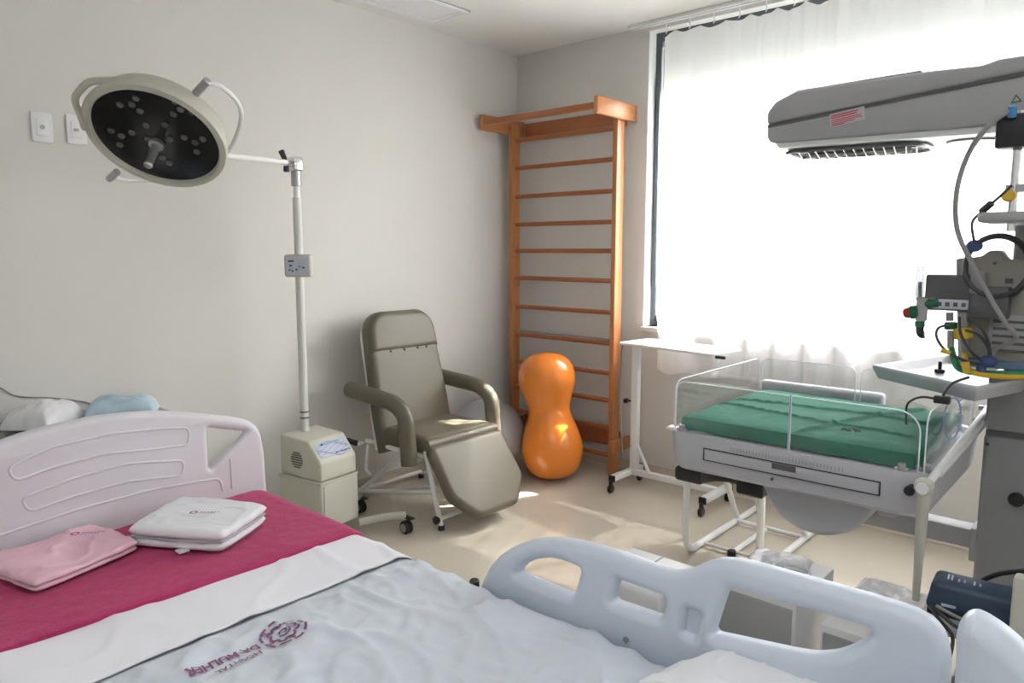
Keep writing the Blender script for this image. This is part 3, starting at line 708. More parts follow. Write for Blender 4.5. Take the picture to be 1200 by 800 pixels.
# drawer outline, handle and vent ticks on the front face
mfz = basis((0, by0+.006, 0), (1, 0, 0), (0, 0, 1))
fx = lambda u: at(u, 540, y=by0).x
dx0, dx1 = -1.105, -.558
bm = B(); zb, zt = .752, .792
for lo, hi in (((dx0, zt-.002), (dx1, zt+.001)), ((dx0, zb-.001), (dx1, zb+.001)), ((dx0-.001, zb), (dx0+.002, zt)), ((dx1-.002, zb), (dx1+.001, zt))):
    box(bm, (lo[0], by0-.0005, lo[1]), (hi[0], by0+.02, hi[1]))
obj('drawer_gap', bm, M['black'], bb)
bm = B(); box(bm, (dx0+.004, by0-.001, zb+.002), (dx1-.004, by0+.012, zt-.003), .001); dr = obj('drawer', bm, M['warm'], iw)
bm = B(); box(bm, (-.872, by0-.003, zt-.022), (-.797, by0+.01, zt-.004), .001); obj('drawer_handle', bm, M['dgrey'], dr)
bm = B()
for i in range(34): 
    x = -1.01+i*.0105; box(bm, (x, by0-.0006, zt+.008), (x+.003, by0+.01, zt+.02))
o = obj('vent_slots', bm, M['warmd'], bb); o['kind'] = 'stuff'
bm = B(); cyl(bm, (-.87, by0+.002, .735), (-.87, by0-.003, .735), .005, n=10); obj('screw', bm, M['dgrey'], bb)
bm = B(); cyl(bm, (-.478, by0+.01, .79), (-.478, by0-.02, .79), .012, .010, bev=.003); cyl(bm, (-.478, by0-.015, .79), (-.478, by0-.03, .79), .014, bev=.004); obj('lock_knob', bm, M['black'], bb)
# clear panels
def panel(name, p0, p1, h, r0, r1, blue=False, edge=True, bottom=bz1-.005):
    p0 = Vector((p0[0], p0[1], bottom)); p1 = Vector((p1[0], p1[1], bottom)); Lx = (p1-p0).length
    lpn = [(0, 0), (Lx, 0)]
    if r1: lpn += [(Lx-r1+r1*math.cos(a), h-r1+r1*math.sin(a)) for a in [math.pi/2*i/6 for i in range(7)]]
    else: lpn.append((Lx, h))
    if r0: lpn += [(r0-r0*math.cos(a), h-r0+r0*math.sin(a)) for a in [math.pi/2*(6-i)/6 for i in range(7)]]
    else: lpn.append((0, h))
    m4 = basis(p0, p1-p0, (0, 0, 1))
    o = plate(name, [lpn], .005, .0005, m4, M['glass'], iw, bres=0)
    bm = B(); tube(bm, [m4 @ Vector((x, y, 0)) for x, y in lpn[1:]+lpn[:1]], .0022, 6); obj('panel_edge', bm, M['glassedge'], o)
    return o, m4
xm = at(926, 500, y=by0+.03).x
PH = .175
panel('side_panel', (bx0+.03, by0+.025), (xm-.002, by0+.025), PH, .035, 0)
panel('side_panel', (xm+.002, by0+.025), (bx1-.035, by0+.025), PH, 0, .06)
bm = B(); box(bm, (xm-.0015, by0+.0222, bz1), (xm+.0015, by0+.0278, bz1+PH)); obj('panel_joint', bm, M['blueedge'], iw)
panel('end_panel', (bx0+.022, by0+.035), (bx0+.022, by1-.035), PH, .04, .04)
ep, m4 = panel('end_panel', (bx1-.022, by0+.035), (bx1-.022, by1-.035), PH, .04, .04)
bm = B()
for i in range(9): box(bm, (.40, .05+.0135*i, .003), (.40+(.05 if i % 2 else .035), .053+.0135*i, .0038), 0, 1, m4)
o = obj('ruler_marks', bm, M['dkblue'], ep); o['kind'] = 'stuff'
panel('side_panel', (bx0+.03, by1-.025), ((bx0+bx1)/2-.01, by1-.025), PH, .03, .03)
panel('side_panel', ((bx0+bx1)/2+.01, by1-.025), (bx1-.035, by1-.025), PH, .03, .03)
for x, y in ((bx0+.06, by0+.018), (bx1-.075, by0+.018), (bx1-.02, by0+.05), (bx0+.03, by1-.02)):
    bm = B(); cyl(bm, (x, y, bz1-.004), (x, y, bz1+.022), .011, bev=.003); cyl(bm, (x-.018, y, bz1+.004), (x+.018, y, bz1+.004), .006); obj('panel_clip', bm, M['steel'], iw)
bm = B(); box(bm, (bx0+.0, by0+.01, bz1-.003), (bx0+.045, by0+.05, bz1+.008), .004); obj('corner_bracket', bm, M['white'], iw)
bm = B(); box(bm, (bx0+.02, by1-.018, bz1-.002), (bx0+.50, by1+.03, bz1+.075), .015, 3); obj('rear_bumper', bm, M['warm'], iw)
# right side rods and hanging handle
bm = B(); tube(bm, [(bx1+.004, 2.15, .822), (bx1+.014, 2.55, .868), (bx1+.022, 2.96, .915)], .011, 10); obj('side_rod', bm, M['white'], iw)
bm = B(); tube(bm, [(bx1+.012, 2.27, .832), (bx1+.026, 2.94, .878)], .010, 10); obj('side_rod', bm, M['white'], iw)
bm = B()
for y in (2.86, 2.95): cyl(bm, (bx1-.01, y, .905-(2.95-y)*.3), (bx1+.045, y, .905-(2.95-y)*.3), .009)
obj('rod_clamp', bm, M['steel'], iw)
hp0 = at(1083, 570, y=2.15); hp1 = at(1073, 703, y=2.13)
bm = B(); tube(bm, [hp0+Vector((0, 0, .012)), hp0, hp0.lerp(hp1, .5), hp1], lambda t: .0225 if t < .2 else .0215-.013*t, 14); ball(bm, hp0, .025, 14); obj('release_handle', bm, M['cream'], iw)
bm = B(); cyl(bm, hp0+Vector((0, -.026, 0)), hp0+Vector((0, -.02, 0)), .016, bev=.002); obj('hinge_cap', bm, M['white'], iw)
# tilt dome and support arm
dm = [(.175*math.cos(a), .165*math.sin(a)) for a in [math.pi+math.pi*i/24 for i in range(25)]]
dm = [(dm[0][0], .02)]+dm+[(dm[-1][0], .02)]
plate('tilt_dome', [dm], .45, .02, basis((-.775, 2.55, .71), (1, 0, 0), (0, 0, 1)), M['warm'], iw)
bm = B(); box(bm, (-.66, 2.60, .56), (-.60, 2.80, .62), .01); obj('dome_block', bm, M['warm'], iw)
bm = B(); cyl(bm, (-.60, 2.66, .60), (-.585, 2.66, .60), .022, bev=.003); obj('dome_knob', bm, M['black'], iw)
bm = B(); box(bm, (-.76, 2.74, .472), (-.385, 2.82, .535), .003); obj('support_arm', bm, M['warmd'], iw)
bm = B(); box(bm, (-.405, 2.71, .44), (-.385, 2.85, .55), .003); obj('arm_flange', bm, M['warmd'], iw)
# column
CX0, CX1, CY0, CY1 = -.388, .12, 2.70, 2.95
bm = B(); box(bm, (CX0, CY0, .10), (CX1, CY1, .868), .012, 3); obj('lower_column', bm, M['colm'], iw)
bm = B(); box(bm, (CX0+.004, CY0+.004, .868), (CX1-.004, CY1-.004, .884)); obj('column_seam', bm, M['dgrey'], iw)
bm = B(); box(bm, (CX0, CY0, .884), (CX1, CY1, 1.06), .010, 3); obj('mid_column', bm, M['colm'], iw)
bm = B(); box(bm, (-.36, CY0+.06, 1.06), (.10, CY1, 1.55), .012, 3); obj('upper_column', bm, M['colm'], iw)
bm = B(); box(bm, (-.30, CY0+.08, 1.58), (.08, CY1, 1.90), .012, 3); obj('neck', bm, M['warmd'], iw)
bm = B(); box(bm, (-.20, CY0+.02, 1.55), (.1, CY1-.02, 1.58)); obj('neck_seam', bm, M['dgrey'], iw)
bm = B(); c = at(1193, 582, y=CY0); cyl(bm, (c.x, CY0, c.z), (c.x, CY0-.03, c.z), .013); cyl(bm, (c.x, CY0-.025, c.z), (c.x, CY0-.045, c.z), .022, bev=.005); obj('column_knob', bm, M['black'], iw)
bm = B(); c = at(1157, 520, y=CY0); cyl(bm, (c.x, CY0, c.z), (c.x, CY0-.004, c.z), .005, n=10); obj('screw', bm, M['black'], iw)
bm = B(); box(bm, (CX0-.02, CY0-.12, .055), (CX1+.15, CY1+.12, .10), .015, 3); obj('base', bm, M['colm'], iw)
for x in (CX0+.02, CX1+.11):
    for y in (CY0-.09, CY1+.09):
        bm = B(); cyl(bm, (x-.012, y, .027), (x+.012, y, .027), .027, bev=.005); cyl(bm, (x, y, .03), (x, y, .06), .012); obj('caster', bm, M['black'], iw)
# overhead heater
HY0, HY1 = 2.60, 2.98
def prism_y(bm, prof, y0, y1, bev):
    t = B(); a = [t.verts.new((x, y0, z)) for x, z in prof]; b = [t.verts.new((x, y1, z)) for x, z in prof]; n = len(prof)
    t.faces.new(a); t.faces.new(b[::-1])
    for i in range(n): t.faces.new((a[i], a[(i+1) % n], b[(i+1) % n], b[i]))
    bmesh.ops.recalc_face_normals(t, faces=t.faces)
    if bev: bmesh.ops.bevel(t, geom=list(t.edges), offset=bev, segments=3, profile=.5, affect='EDGES')
    return merge(bm, t)
hz = lambda u, v2: (lambda p: (p.x, p.z))(at(u, v2, y=HY0))
up_p = [hz(898, 146), hz(898, 132), hz(908, 119), hz(932, 106), hz(1085, 83), hz(1150, 76), hz(1172, 68), (-.33, 2.00), (.2, 2.03), (.2, 1.935), hz(1200, 84)]
bm = B(); prism_y(bm, up_p, HY0, HY1, .012); hu = obj('heater_top', bm, M['warmd'], iw)
lo_p = [hz(898, 149), hz(1200, 88), (.2, 1.93), (.2, 1.83), hz(1170, 146), hz(925, 166), hz(902, 167), hz(898, 162)]
bm = B(); prism_y(bm, lo_p, HY0+.002, HY1-.002, .010); hl = obj('heater_housing', bm, M['warmd'], iw)
bm = B(); prism_y(bm, [hz(899, 150), hz(899, 146), hz(1200, 84), (.19, 1.94), (.19, 1.92), hz(1200, 88)], HY0+.004, HY1-.004, 0); obj('heater_seam', bm, M['dgrey'], iw)
a = hz(929, 107); b = hz(1076, 83)
bm = B(); prism_y(bm, [(a[0], a[1]-.004), (a[0], a[1]+.008), (b[0], b[1]+.008), (b[0], b[1]-.004)], HY0+.03, HY1-.03, .003); obj('top_cover', bm, M['warmd'], hu)
a = hz(903, 168); b = hz(1172, 147)
sl = (b[1]-a[1])/(b[0]-a[0])
bm = B(); prism_y(bm, [(a[0]+.02, a[1]-.016), (b[0]+.25, a[1]-.016+sl*(b[0]+.25-a[0])), (b[0]+.25, a[1]+.02+sl*(b[0]+.25-a[0])), (a[0], a[1]+.012)], HY0+.018, HY1-.008, .006); ul = obj('underside_panel', bm, M['white'], iw)
ux = Vector((1, 0, sl)).normalized()
mu = basis(Vector((a[0]+.235, (HY0+HY1)/2, a[1]-.018+sl*.235)), ux, (0, -1, 0))   # z down
gl, gw = .45, .25
bm = B(); tube(bm, [mu @ Vector((x, y, .006)) for x, y in rrect(gl, gw, .08, 8)], .007, 8, closed=True); obj('grille_rim', bm, M['dsteel'], ul)
plate('reflector', [rrect(gl-.01, gw-.01, .075, 8)], .002, 0, mu @ Matrix.Translation((0, 0, .002)), M['dgrey'], ul, bres=0)
bm = B(); cyl(bm, mu @ Vector((-gl/2+.05, 0, .012)), mu @ Vector((gl/2-.05, 0, .012)), .009); obj('heating_rod', bm, M['cream'], ul)
for i in range(13):
    x = -gl/2+.035+i*(gl-.07)/12; hw = gw/2-.004 if abs(x) < gl/2-.08 else gw/2-.03
    bm = B(); tube(bm, [mu @ Vector((x-.02, -hw, .008)), mu @ Vector((x, 0, .024)), mu @ Vector((x+.02, hw, .008))], .0022, 6); obj('grille_wire', bm, M['dsteel'], ul)
for s in (-.06, 0, .06):
    bm = B(); tube(bm, [mu @ Vector((-gl/2+.02, s, .010)), mu @ Vector((0, s, .024 if s == 0 else .018)), mu @ Vector((gl/2-.02, s, .010))], .0022, 6); obj('grille_wire', bm, M['dsteel'], ul)
bm = B(); cyl(bm, mu @ Vector((gl/2+.13, 0, -.002)), mu @ Vector((gl/2+.13, 0, .004)), .08); obj('exam_light', bm, M['warmd'], ul)
# warning label
c = at(993, 137, y=HY0); e = at(1018, 131, y=HY0)-c
ml = basis((c.x, HY0-.0005, c.z), (e.x, 0, e.z), (0, 0, 1))
bm = B(); box(bm, (-.055, -.022, 0), (.055, .022, .001), 0, 1, ml); lab = obj('warning_label', bm, M['warm'], hl)
bm = B()
for y, x0, x1, h in ((.014, -.05, .035, .002), (.007, -.05, .03, .002), (-.001, -.05, .042, .0015), (-.007, -.05, .045, .0015), (-.013, -.05, .02, .0015), (-.018, -.05, -.01, .0015)): box(bm, (x0, y-h, .001), (x1, y+h, .0016), 0, 1, ml)
obj('label_print', bm, M['redp'], hl)
c = at(1191, 116, y=HY0)
bm = B(); mt = basis((c.x, HY0-.0003, c.z), (1, 0, .1), (0, 0, 1))
plate('warning_triangle', [[(-.014, -.01), (.014, -.01), (0, .014)], [(-.008, -.006), (.008, -.006), (0, .008)]], .001, 0, mt, M['gr'], hl, bres=0)
# chrome post, bracket cube, upper shelf
bm.free(); bm = B(); a = at(1192, 175, y=2.5); cyl(bm, (a.x, 2.5, 1.50), (a.x, 2.5, 1.83), .011); PXX = a.x
iv = obj('accessory_post', bm, M['chrome'], iw)
bm = B(); c = at(1188, 155, y=2.47); box(bm, (c.x-.04, 2.45, c.z-.042), (c.x+.06, 2.53, c.z+.048), .005); obj('sensor_block', bm, M['black'], iw)
bm = B(); box(bm, (PXX-.02, 2.49, 1.608), (PXX+.2, 2.515, 1.63), .003); obj('post_bracket', bm, M['warm'], iw)
bm = B(); c = at(1181, 229, y=2.47); cyl(bm, (c.x, 2.47, c.z), (c.x, 2.51, c.z), .017, bev=.004); obj('post_knob', bm, M['yellow'], iw)
a = at(1150, 262, y=2.5)
bm = B(); box(bm, (a.x, 2.42, a.z), (.1, 2.85, a.z+.03), .012, 3); obj('upper_shelf', bm, M['warmd'], iw)
# swivel tray
A = at(1022, 431, z=1.05); Bq = at(1145, 458, z=1.05); D = at(1110, 419, z=1.05)
Cq = Bq+(D-A)*1.0
loop = [A, Bq, Cq, D]
def inset(lp, d):
    c = sum(lp, Vector())/4; return [p+(c-p).normalized()*d for p in lp]
bm = B(); i0 = inset(loop, .03); i1 = inset(loop, .015)
rg = [[p+Vector((0, 0, -.035)) for p in inset(loop, .02)], [p.copy() for p in loop], [p+Vector((0, 0, .012)) for p in loop], [p+Vector((0, 0, .012)) for p in i1], [p+Vector((0, 0, -.015)) for p in i0]]
vv = [[bm.verts.new(p) for p in r] for r in rg]
for a, b in zip(vv, vv[1:]):
    for i in range(4): bm.faces.new((a[i], a[(i+1) % 4], b[(i+1) % 4], b[i]))
bm.faces.new(vv[0][::-1]); bm.faces.new(vv[-1])
bmesh.ops.bevel(bm, geom=[e for e in bm.edges], offset=.004, segments=2, profile=.5, affect='EDGES')
tr = obj('swivel_tray', bm, M['warm'], iw)
bm = B(); c = at(1101, 437, z=1.037); cyl(bm, c, c+Vector((0, 0, .014)), .016, bev=.003); cyl(bm, c+Vector((0, 0, .01)), c+Vector((0, 0, .04)), .006, bev=.002); obj('tray_peg', bm, M['black'], tr)
cx = (A+Bq+Cq+D)/4
bm = B(); cyl(bm, (CX0+.10, CY0+.1, 1.0), (CX0+.10, CY0+.1, 1.022), .05); obj('tray_pivot', bm, M['warmd'], iw)

# mattress with green drape
def heightfield(name, x0, x1, y0, y1, f, n, m, org, skirt=None, smooth=180):
    bm = B(); nx, ny = n; T = []
    for j in range(ny+1):
        T.append([bm.verts.new(f(x0+(x1-x0)*i/nx, y0+(y1-y0)*j/ny)) for i in range(nx+1)])
    for j in range(ny):
        for i in range(nx): bm.faces.new((T[j][i], T[j][i+1], T[j+1][i+1], T[j+1][i]))
    return bm
mx0, mx1, my0, my1 = bx0+.045, bx1-.05, by0+.045, by1-.06
def drape(x, y):
    u = (x-mx0)/(mx1-mx0)*2-1; v2 = (y-my0)/(my1-my0)*2-1
    return 0
bm = B(); nx, ny = 110, 100; hgt = .052; T = []
for j in range(ny+1):
    row = []
    for i in range(nx+1):
        s, t = i/nx*2-1, j/ny*2-1
        # outer 8% of the parameter wraps over the side
        def wrap(q):
            k = .9
            if abs(q) <= k: return math.copysign(abs(q)/k, q) if q else 0, 0
            return math.copysign(1, q), (abs(q)-k)/(1-k)
        X, wx = wrap(s); Y, wy = wrap(t); wd = max(wx, wy)
        ex = max(0, 1-abs(X)**14)*max(0, 1-abs(Y)**14)
        x = (mx0+mx1)/2+X*(mx1-mx0)/2; y = (my0+my1)/2+Y*(my1-my0)/2
        z = bz1+.001+hgt*(1-wd)-.008*(1-ex)*(1-wd)
        if wd == 0:
            z += .007*noise.noise((x*5, y*5, 3))*ex
            z += (.009*math.exp(-((y-.05*x-2.70+.015*math.sin(x*9))/.006)**2)+.008*math.exp(-((y+.12*x-2.36+.01*math.sin(x*13))/.006)**2)+.010*math.exp(-((x-.35*y+1.62)/.008)**2))*ex
            z += .0035*abs(noise.noise((x*14+2, y*9, 7)))*ex
        else:
            z += .003*noise.noise((x*16, y*16, 1))*(1-wd)
            x += X*.006*math.sin(y*40)*wd*(1 if wx else 0); y += Y*.006*math.sin(x*40)*wd*(1 if wy else 0)
        row.append(bm.verts.new((x, y, z)))
    T.append(row)
for j in range(ny):
    for i in range(nx): bm.faces.new((T[j][i], T[j][i+1], T[j+1][i+1], T[j+1][i]))
bm.faces.new([T[0][i] for i in range(nx)]+[T[j][nx] for j in range(ny)]+[T[ny][i] for i in range(nx, 0, -1)]+[T[j][0] for j in range(ny, 0, -1)])
bmesh.ops.remove_doubles(bm, verts=bm.verts, dist=1e-5)
gm = thing('warmer_mattress', 'cot mattress covered by a creased dark green drape', 'mattress', ((mx0+mx1)/2, (my0+my1)/2, bz1))
obj('drape', bm, M['green'], gm, smooth=48)
bm = B(); c = at(997, 504, z=bz1+hgt+.004)
for k in range(7):
    a = k*.9; tube(bm, [c+Vector((.03*math.cos(a), .018*math.sin(a), .001)), c+Vector((.012*math.cos(a+.5), .01*math.sin(a+.5), .002))], .0022, 4)
obj('printed_mark', bm, M['dgrey'], gm)

# ---------------------------------------------------------------- apparatus around the tray
YE = 2.62
def E(u, v2, y=YE): return at(u, v2, y=y)
bl = thing('gas_blender', 'dark grey gas mixer box with clear flow tube, hung left of the monitor', 'medical equipment', tuple(E(1115, 366, 2.63)))
a = E(1085, 320, 2.62); b = E(1148, 366, 2.62)
bm = B(); box(bm, (a.x, 2.62, b.z), (b.x, 2.72, a.z-.004), .005); bk = obj('case', bm, M['dgrey'], bl)
a = E(1094, 350, 2.62); b = E(1136, 363, 2.62)
bm = B(); box(bm, (a.x, 2.616, b.z), (b.x, 2.621, a.z), .001); obj('name_plate', bm, M['lab'], bk)
bm = B()
for i in range(4): box(bm, (a.x+.012+i*.022, 2.6150, (a.z+b.z)/2-.007), (a.x+.024+i*.022, 2.6165, (a.z+b.z)/2+.006))
obj('plate_print', bm, M['dgrey'], bk)
a = E(1078, 352); b = E(1078, 312)
bm = B(); cyl(bm, a, b, .013, n=20); fm = obj('flow_tube', bm, M['tube'], bl)
bm = B(); cyl(bm, a, a.lerp(b, .55), .006, n=8); obj('flow_stem', bm, M['steel'], fm)
bm = B(); c = E(1080, 365); cyl(bm, c+Vector((0, 0, -.03)), c+Vector((0, 0, .045)), .017, bev=.003); obj('valve_body', bm, M['warmd'], bl)
bm = B(); cyl(bm, E(1077, 356), E(1100, 355), .014); cyl(bm, E(1077, 365), E(1066, 366), .022, bev=.004); cyl(bm, E(1078, 376), E(1078, 383), .015); obj('valve_fitting', bm, M['gr'], bl)
bm = B(); cyl(bm, E(1067, 366), E(1059, 367), .019, .016, bev=.004); obj('valve_knob', bm, M['red'], bl)
bm = B(); tube(bm, smoothpath([E(1078, 382), E(1078, 388), E(1080, 392), E(1084, 392)], 5), .012, 10); obj('outlet_elbow', bm, M['black'], bl)
bm = B(); a = E(1145, 336, 2.60); b = E(1180, 375, 2.60); box(bm, (a.x-.02, 2.60, b.z), (b.x, 2.70, a.z), .006); obj('regulator_block', bm, M['dgrey'], bl)
bm = B(); a = E(1137, 318, 2.60); b = E(1152, 345, 2.60); box(bm, (a.x, 2.595, b.z), (b.x, 2.65, a.z), .008); obj('water_trap', bm, M['lcable'], bl)
bm = B()
cyl(bm, E(1113, 366), E(1113, 376), .011); cyl(bm, E(1114, 387), E(1114, 408), .010); cyl(bm, E(1129, 366), E(1129, 384), .013); cyl(bm, E(1129, 396), E(1131, 412), .013); obj('hose_barb', bm, M['lcable'], bl)
bm = B(); cyl(bm, E(1114, 377), E(1114, 386), .018, bev=.003); obj('green_coupling', bm, M['gr'], bl)
bm = B(); cyl(bm, E(1128, 384), E(1129, 397), .026, bev=.004); obj('yellow_coupling', bm, M['yellow'], bl)
bm = B(); tube(bm, smoothpath([E(1115, 408), E(1118, 420, 2.58), E(1125, 432, 2.6), E(1150, 437, 2.60), E(1185, 438, 2.6), E(1215, 436, 2.6)], 8), .010, 10); obj('green_hose', bm, M['hose'], bl)
bm = B(); tube(bm, smoothpath([E(1130, 412), E(1132, 424, 2.6), E(1140, 436, 2.58), E(1170, 441, 2.56), E(1215, 442, 2.56)], 8), .008, 10); obj('yellow_hose', bm, M['yellow'], bl)

mo = thing('patient_monitor', 'beige monitor with cable loops standing on the warmer tray', 'monitor', (-.30, 2.68, 1.04))
a = E(1120, 303, 2.66); b = E(1130, 428, 2.66)
mx = a.x
bm = B()
pr = [E(1122, 428, 2.66), E(1120, 303, 2.66), E(1150, 300, 2.66), E(1160, 293, 2.66), E(1172, 293, 2.66), E(1180, 304, 2.66), E(1205, 305, 2.66), Vector((.0, 2.66, 1.40)), Vector((.0, 2.66, 1.11))]
prism_y(bm, [(p.x, p.z) for p in pr], 2.66, 2.74, .006); mc = obj('case', bm, M['beige'], mo)
a = E(1160, 368, 2.66); b = E(1206, 414, 2.66)
bm = B(); box(bm, (a.x, 2.652, b.z), (b.x+.06, 2.661, a.z), .003); obj('rear_panel', bm, M['warmd'], mc)
for i in range(5):
    z = a.z-.02-.022*i; bm = B(); box(bm, (a.x+.012, 2.649, z-.004), (b.x, 2.653, z+.004)); obj('panel_slot', bm, M['dgrey'], mc)
a = E(1165, 320, 2.66)
bm = B(); box(bm, (a.x+.03, 2.655, a.z-.03), (a.x+.05, 2.661, a.z-.015)); cyl(bm, (a.x, 2.655, a.z+.03), (a.x, 2.661, a.z+.03), .005, n=10); obj('port', bm, M['dgrey'], mc)
a = E(1128, 421, 2.63); b = E(1200, 437, 2.63)
bm = B(); box(bm, (a.x, 2.64, b.z+.004), (0, 2.755, a.z+.003), .004); obj('base', bm, M['bluebase'], mo)
def cable(name, pts, r, m, label, y=None, k=8):
    bm = B(); P3 = smoothpath(pts, k); tube(bm, P3, r, 8)
    return tag(obj(name, bm, m, org=tuple(P3[0])), label, 'cable')
cable('sensor_cable', [E(1186, 128, 2.44), E(1160, 146, 2.42), E(1135, 180, 2.44), E(1121, 225, 2.46), E(1122, 270, 2.48), E(1140, 310, 2.50), E(1160, 348, 2.52), E(1178, 378, 2.53), E(1190, 392, 2.56), E(1187, 400, 2.58), E(1168, 408, 2.6), E(1160, 418, 2.6)], .007, M['lcable'], 'long grey cable curving from the heater head down past the monitor')
bm = B(); cyl(bm, E(1187, 124, 2.435), E(1186, 137, 2.445), .011); obj('blue_sleeve', bm, M['packb2'], bpy.data.objects['sensor_cable'])
cable('probe_lead', [E(1186, 217, 2.47), E(1165, 236, 2.47), E(1148, 250, 2.5), E(1139, 262, 2.5), E(1142, 285, 2.52)], .004, M['cable'], 'thin dark lead with an inline plug below the yellow knob')
bm = B(); cyl(bm, E(1162, 238, 2.468), E(1150, 248, 2.495), .010, bev=.003); tag(obj('inline_plug', bm, M['cable'], org=tuple(E(1156, 243, 2.48))), 'dark inline plug on the thin lead above the coiled cable', 'plug')
pts = []
for i in range(90):
    t = i/90*math.pi*2*3; c = E(1168, 313, 2.60)
    pts.append(c+Vector((.082*math.cos(t), .012*math.sin(t*1.3)+.004*math.cos(t*.37), .092*math.sin(t)+.006*math.sin(t*.41))))
bm = B(); tube(bm, pts, .006, 8)
tag(obj('coiled_cable', bm, M['cable'], org=tuple(pts[0])), 'coiled dark cable hanging in a loop on the monitor', 'cable')
bm = B(); ball(bm, E(1142, 288, 2.585), .019, 12, (1.2, 1, 1)); tag(obj('cable_tie', bm, M['dkblue'], org=tuple(E(1142, 288, 2.585))), 'dark blue strap at the top of the coiled cable', 'strap')
for i, pp in enumerate(([E(1134, 374, 2.6), E(1150, 385, 2.58), E(1158, 400, 2.58), E(1161, 416, 2.58)], [E(1132, 387, 2.6), E(1146, 392, 2.57), E(1157, 405, 2.57), E(1160, 418, 2.58)], [E(1124, 372, 2.6), E(1126, 392, 2.56), E(1138, 412, 2.56), E(1153, 424, 2.58)], [E(1116, 380, 2.6), E(1100, 384, 2.58), E(1098, 396, 2.58), E(1110, 412, 2.57), E(1135, 424, 2.57), E(1155, 428, 2.58)])):
    cable('patient_lead', pp, .0045, M['cable'], ['dark lead arching from the mixer to the cable bundle, outermost', 'dark lead just under the outermost one by the monitor', 'dark lead dropping steeply behind the yellow coupling', 'thin lead looping out left of the green hose'][i])
bm = B(); ball(bm, E(1158, 423, 2.575), .020, 12, (1.2, 1, .9)); ball(bm, E(1150, 431, 2.575), .014, 10); tag(obj('lead_bundle', bm, M['dkblue'], org=tuple(E(1158, 423, 2.575))), 'dark blue clip gathering the leads on the tray', 'clip')
bm = B(); cyl(bm, E(1103, 410, 2.57), E(1114, 414, 2.57), .009, .006); tag(obj('yellow_plug', bm, M['yellow'], org=tuple(E(1110, 412, 2.57))), 'small yellow lead plug left of the green hose', 'plug')
bm = B(); cyl(bm, E(1131, 424, 2.56), E(1133, 437, 2.56), .012, .009); tag(obj('yellow_plug', bm, M['yellow'], org=tuple(E(1132, 430, 2.56))), 'yellow plug standing on the tray right of the green hose', 'plug')
# cable over the tray edge down to a plug and the cot
pt = lambda u, v2, y: at(u, v2, y=y)
cable('tray_lead', [pt(1135, 442, 2.50), pt(1118, 448, 2.44), pt(1108, 458, 2.42), pt(1104, 468, 2.42)], .004, M['cable'], 'pair of dark leads hanging over the tray edge to a black plug')
bm = B(); a = pt(1095, 464, 2.42); b = pt(1114, 472, 2.42); box(bm, (a.x, 2.405, b.z-.004), (b.x, 2.43, a.z+.004), .004); tag(obj('lead_connector', bm, M['black'], org=tuple(a)), 'black connector block hanging below the tray edge', 'plug')
e = at(1062, 497, z=bz1+.066)
cable('skin_probe', [pt(1096, 467, 2.42), pt(1082, 465, 2.44), pt(1070, 468, 2.48), Vector((e.x, e.y-.01, e.z+.06)), Vector((e.x, e.y, e.z))], .0035, M['cable'], 'thin dark probe lead from the connector to the green drape')
bm = B(); pts = []
for i in range(70):
    t = i/70*math.pi*2*4; c = pt(1116, 490, 2.46)
    pts.append(c+Vector((.018*math.cos(t), .02*math.cos(t)+.002*i/70, .062*math.sin(t))))
tube(bm, pts, .0022, 6); tag(obj('tube_coil', bm, M['blueedge'], org=tuple(pts[0])), 'narrow coil of pale tubing hanging at the cot corner', 'tube')

# ---------------------------------------------------------------- navy device and stand at lower right
st = thing('device_stand', 'light grey equipment stand at the right edge of the frame', 'stand', (-.1, 2.02, 0))
bm = B(); box(bm, (-.37, 1.90, .545), (.1, 2.12, .565), .004); obj('shelf', bm, M['warmd'], st)
c = at(1185, 700, y=1.86)
bm = B(); box(bm, (c.x, 1.86, .30), (.1, 1.90, .745), .008); obj('front_panel', bm, M['cream'], st)
bm = B(); box(bm, (-.12, 1.95, .04), (-.04, 2.05, .545), .005); obj('post', bm, M['warmd'], st)
bm = B(); box(bm, (-.30, 1.92, .0), (.1, 2.10, .04), .01); obj('foot', bm, M['warmd'], st)
dv = thing('navy_device', 'navy blue monitor unit with white print lying beside the bed', 'medical equipment', (-.29, 2.0, .59))
Rd = Matrix.Translation((-.285, 2.01, .611)) @ Matrix.Rotation(math.radians(6), 4, 'Z')
bm = B(); hexa(bm, [Rd @ Vector(p) for p in ((-.095, -.055, -.03), (.105, -.055, -.03), (.105, .06, -.03), (-.095, .06, -.03), (-.085, -.035, .035), (.105, -.04, .03), (.105, .055, .03), (-.08, .055, .035))], .012, 3); dd = obj('case', bm, M['navy'], dv)
bm = B()
for x, l in ((-.055, .03), (-.047, .03), (-.032, .012), (-.020, .012), (.0, .018), (.012, .01)): box(bm, (x, -.005, .0325), (x+.004, -.005+l, .0365), 0, 1, Rd)
obj('white_print', bm, M['lab'], dd)
bm = B(); box(bm, (-.06, -.0535, -.016), (-.03, -.0515, -.010), 0, 1, Rd); obj('front_print', bm, M['lab'], dd)
bm = B(); box(bm, (-.09, -.05, -.045), (.1, .05, -.03), .003, 1, Rd); obj('foot', bm, M['black'], dv)
cable('power_cable', [pt(1136, 692, 2.06), pt(1150, 681, 2.08), pt(1172, 672, 2.08), pt(1210, 668, 2.06)], .006, M['black'], 'thick black cable arching right from behind the navy unit')
cable('power_cable', [pt(1150, 693, 2.07), pt(1175, 688, 2.08), pt(1210, 686, 2.06)], .004, M['lcable'], 'thin grey cable running level behind the navy unit')
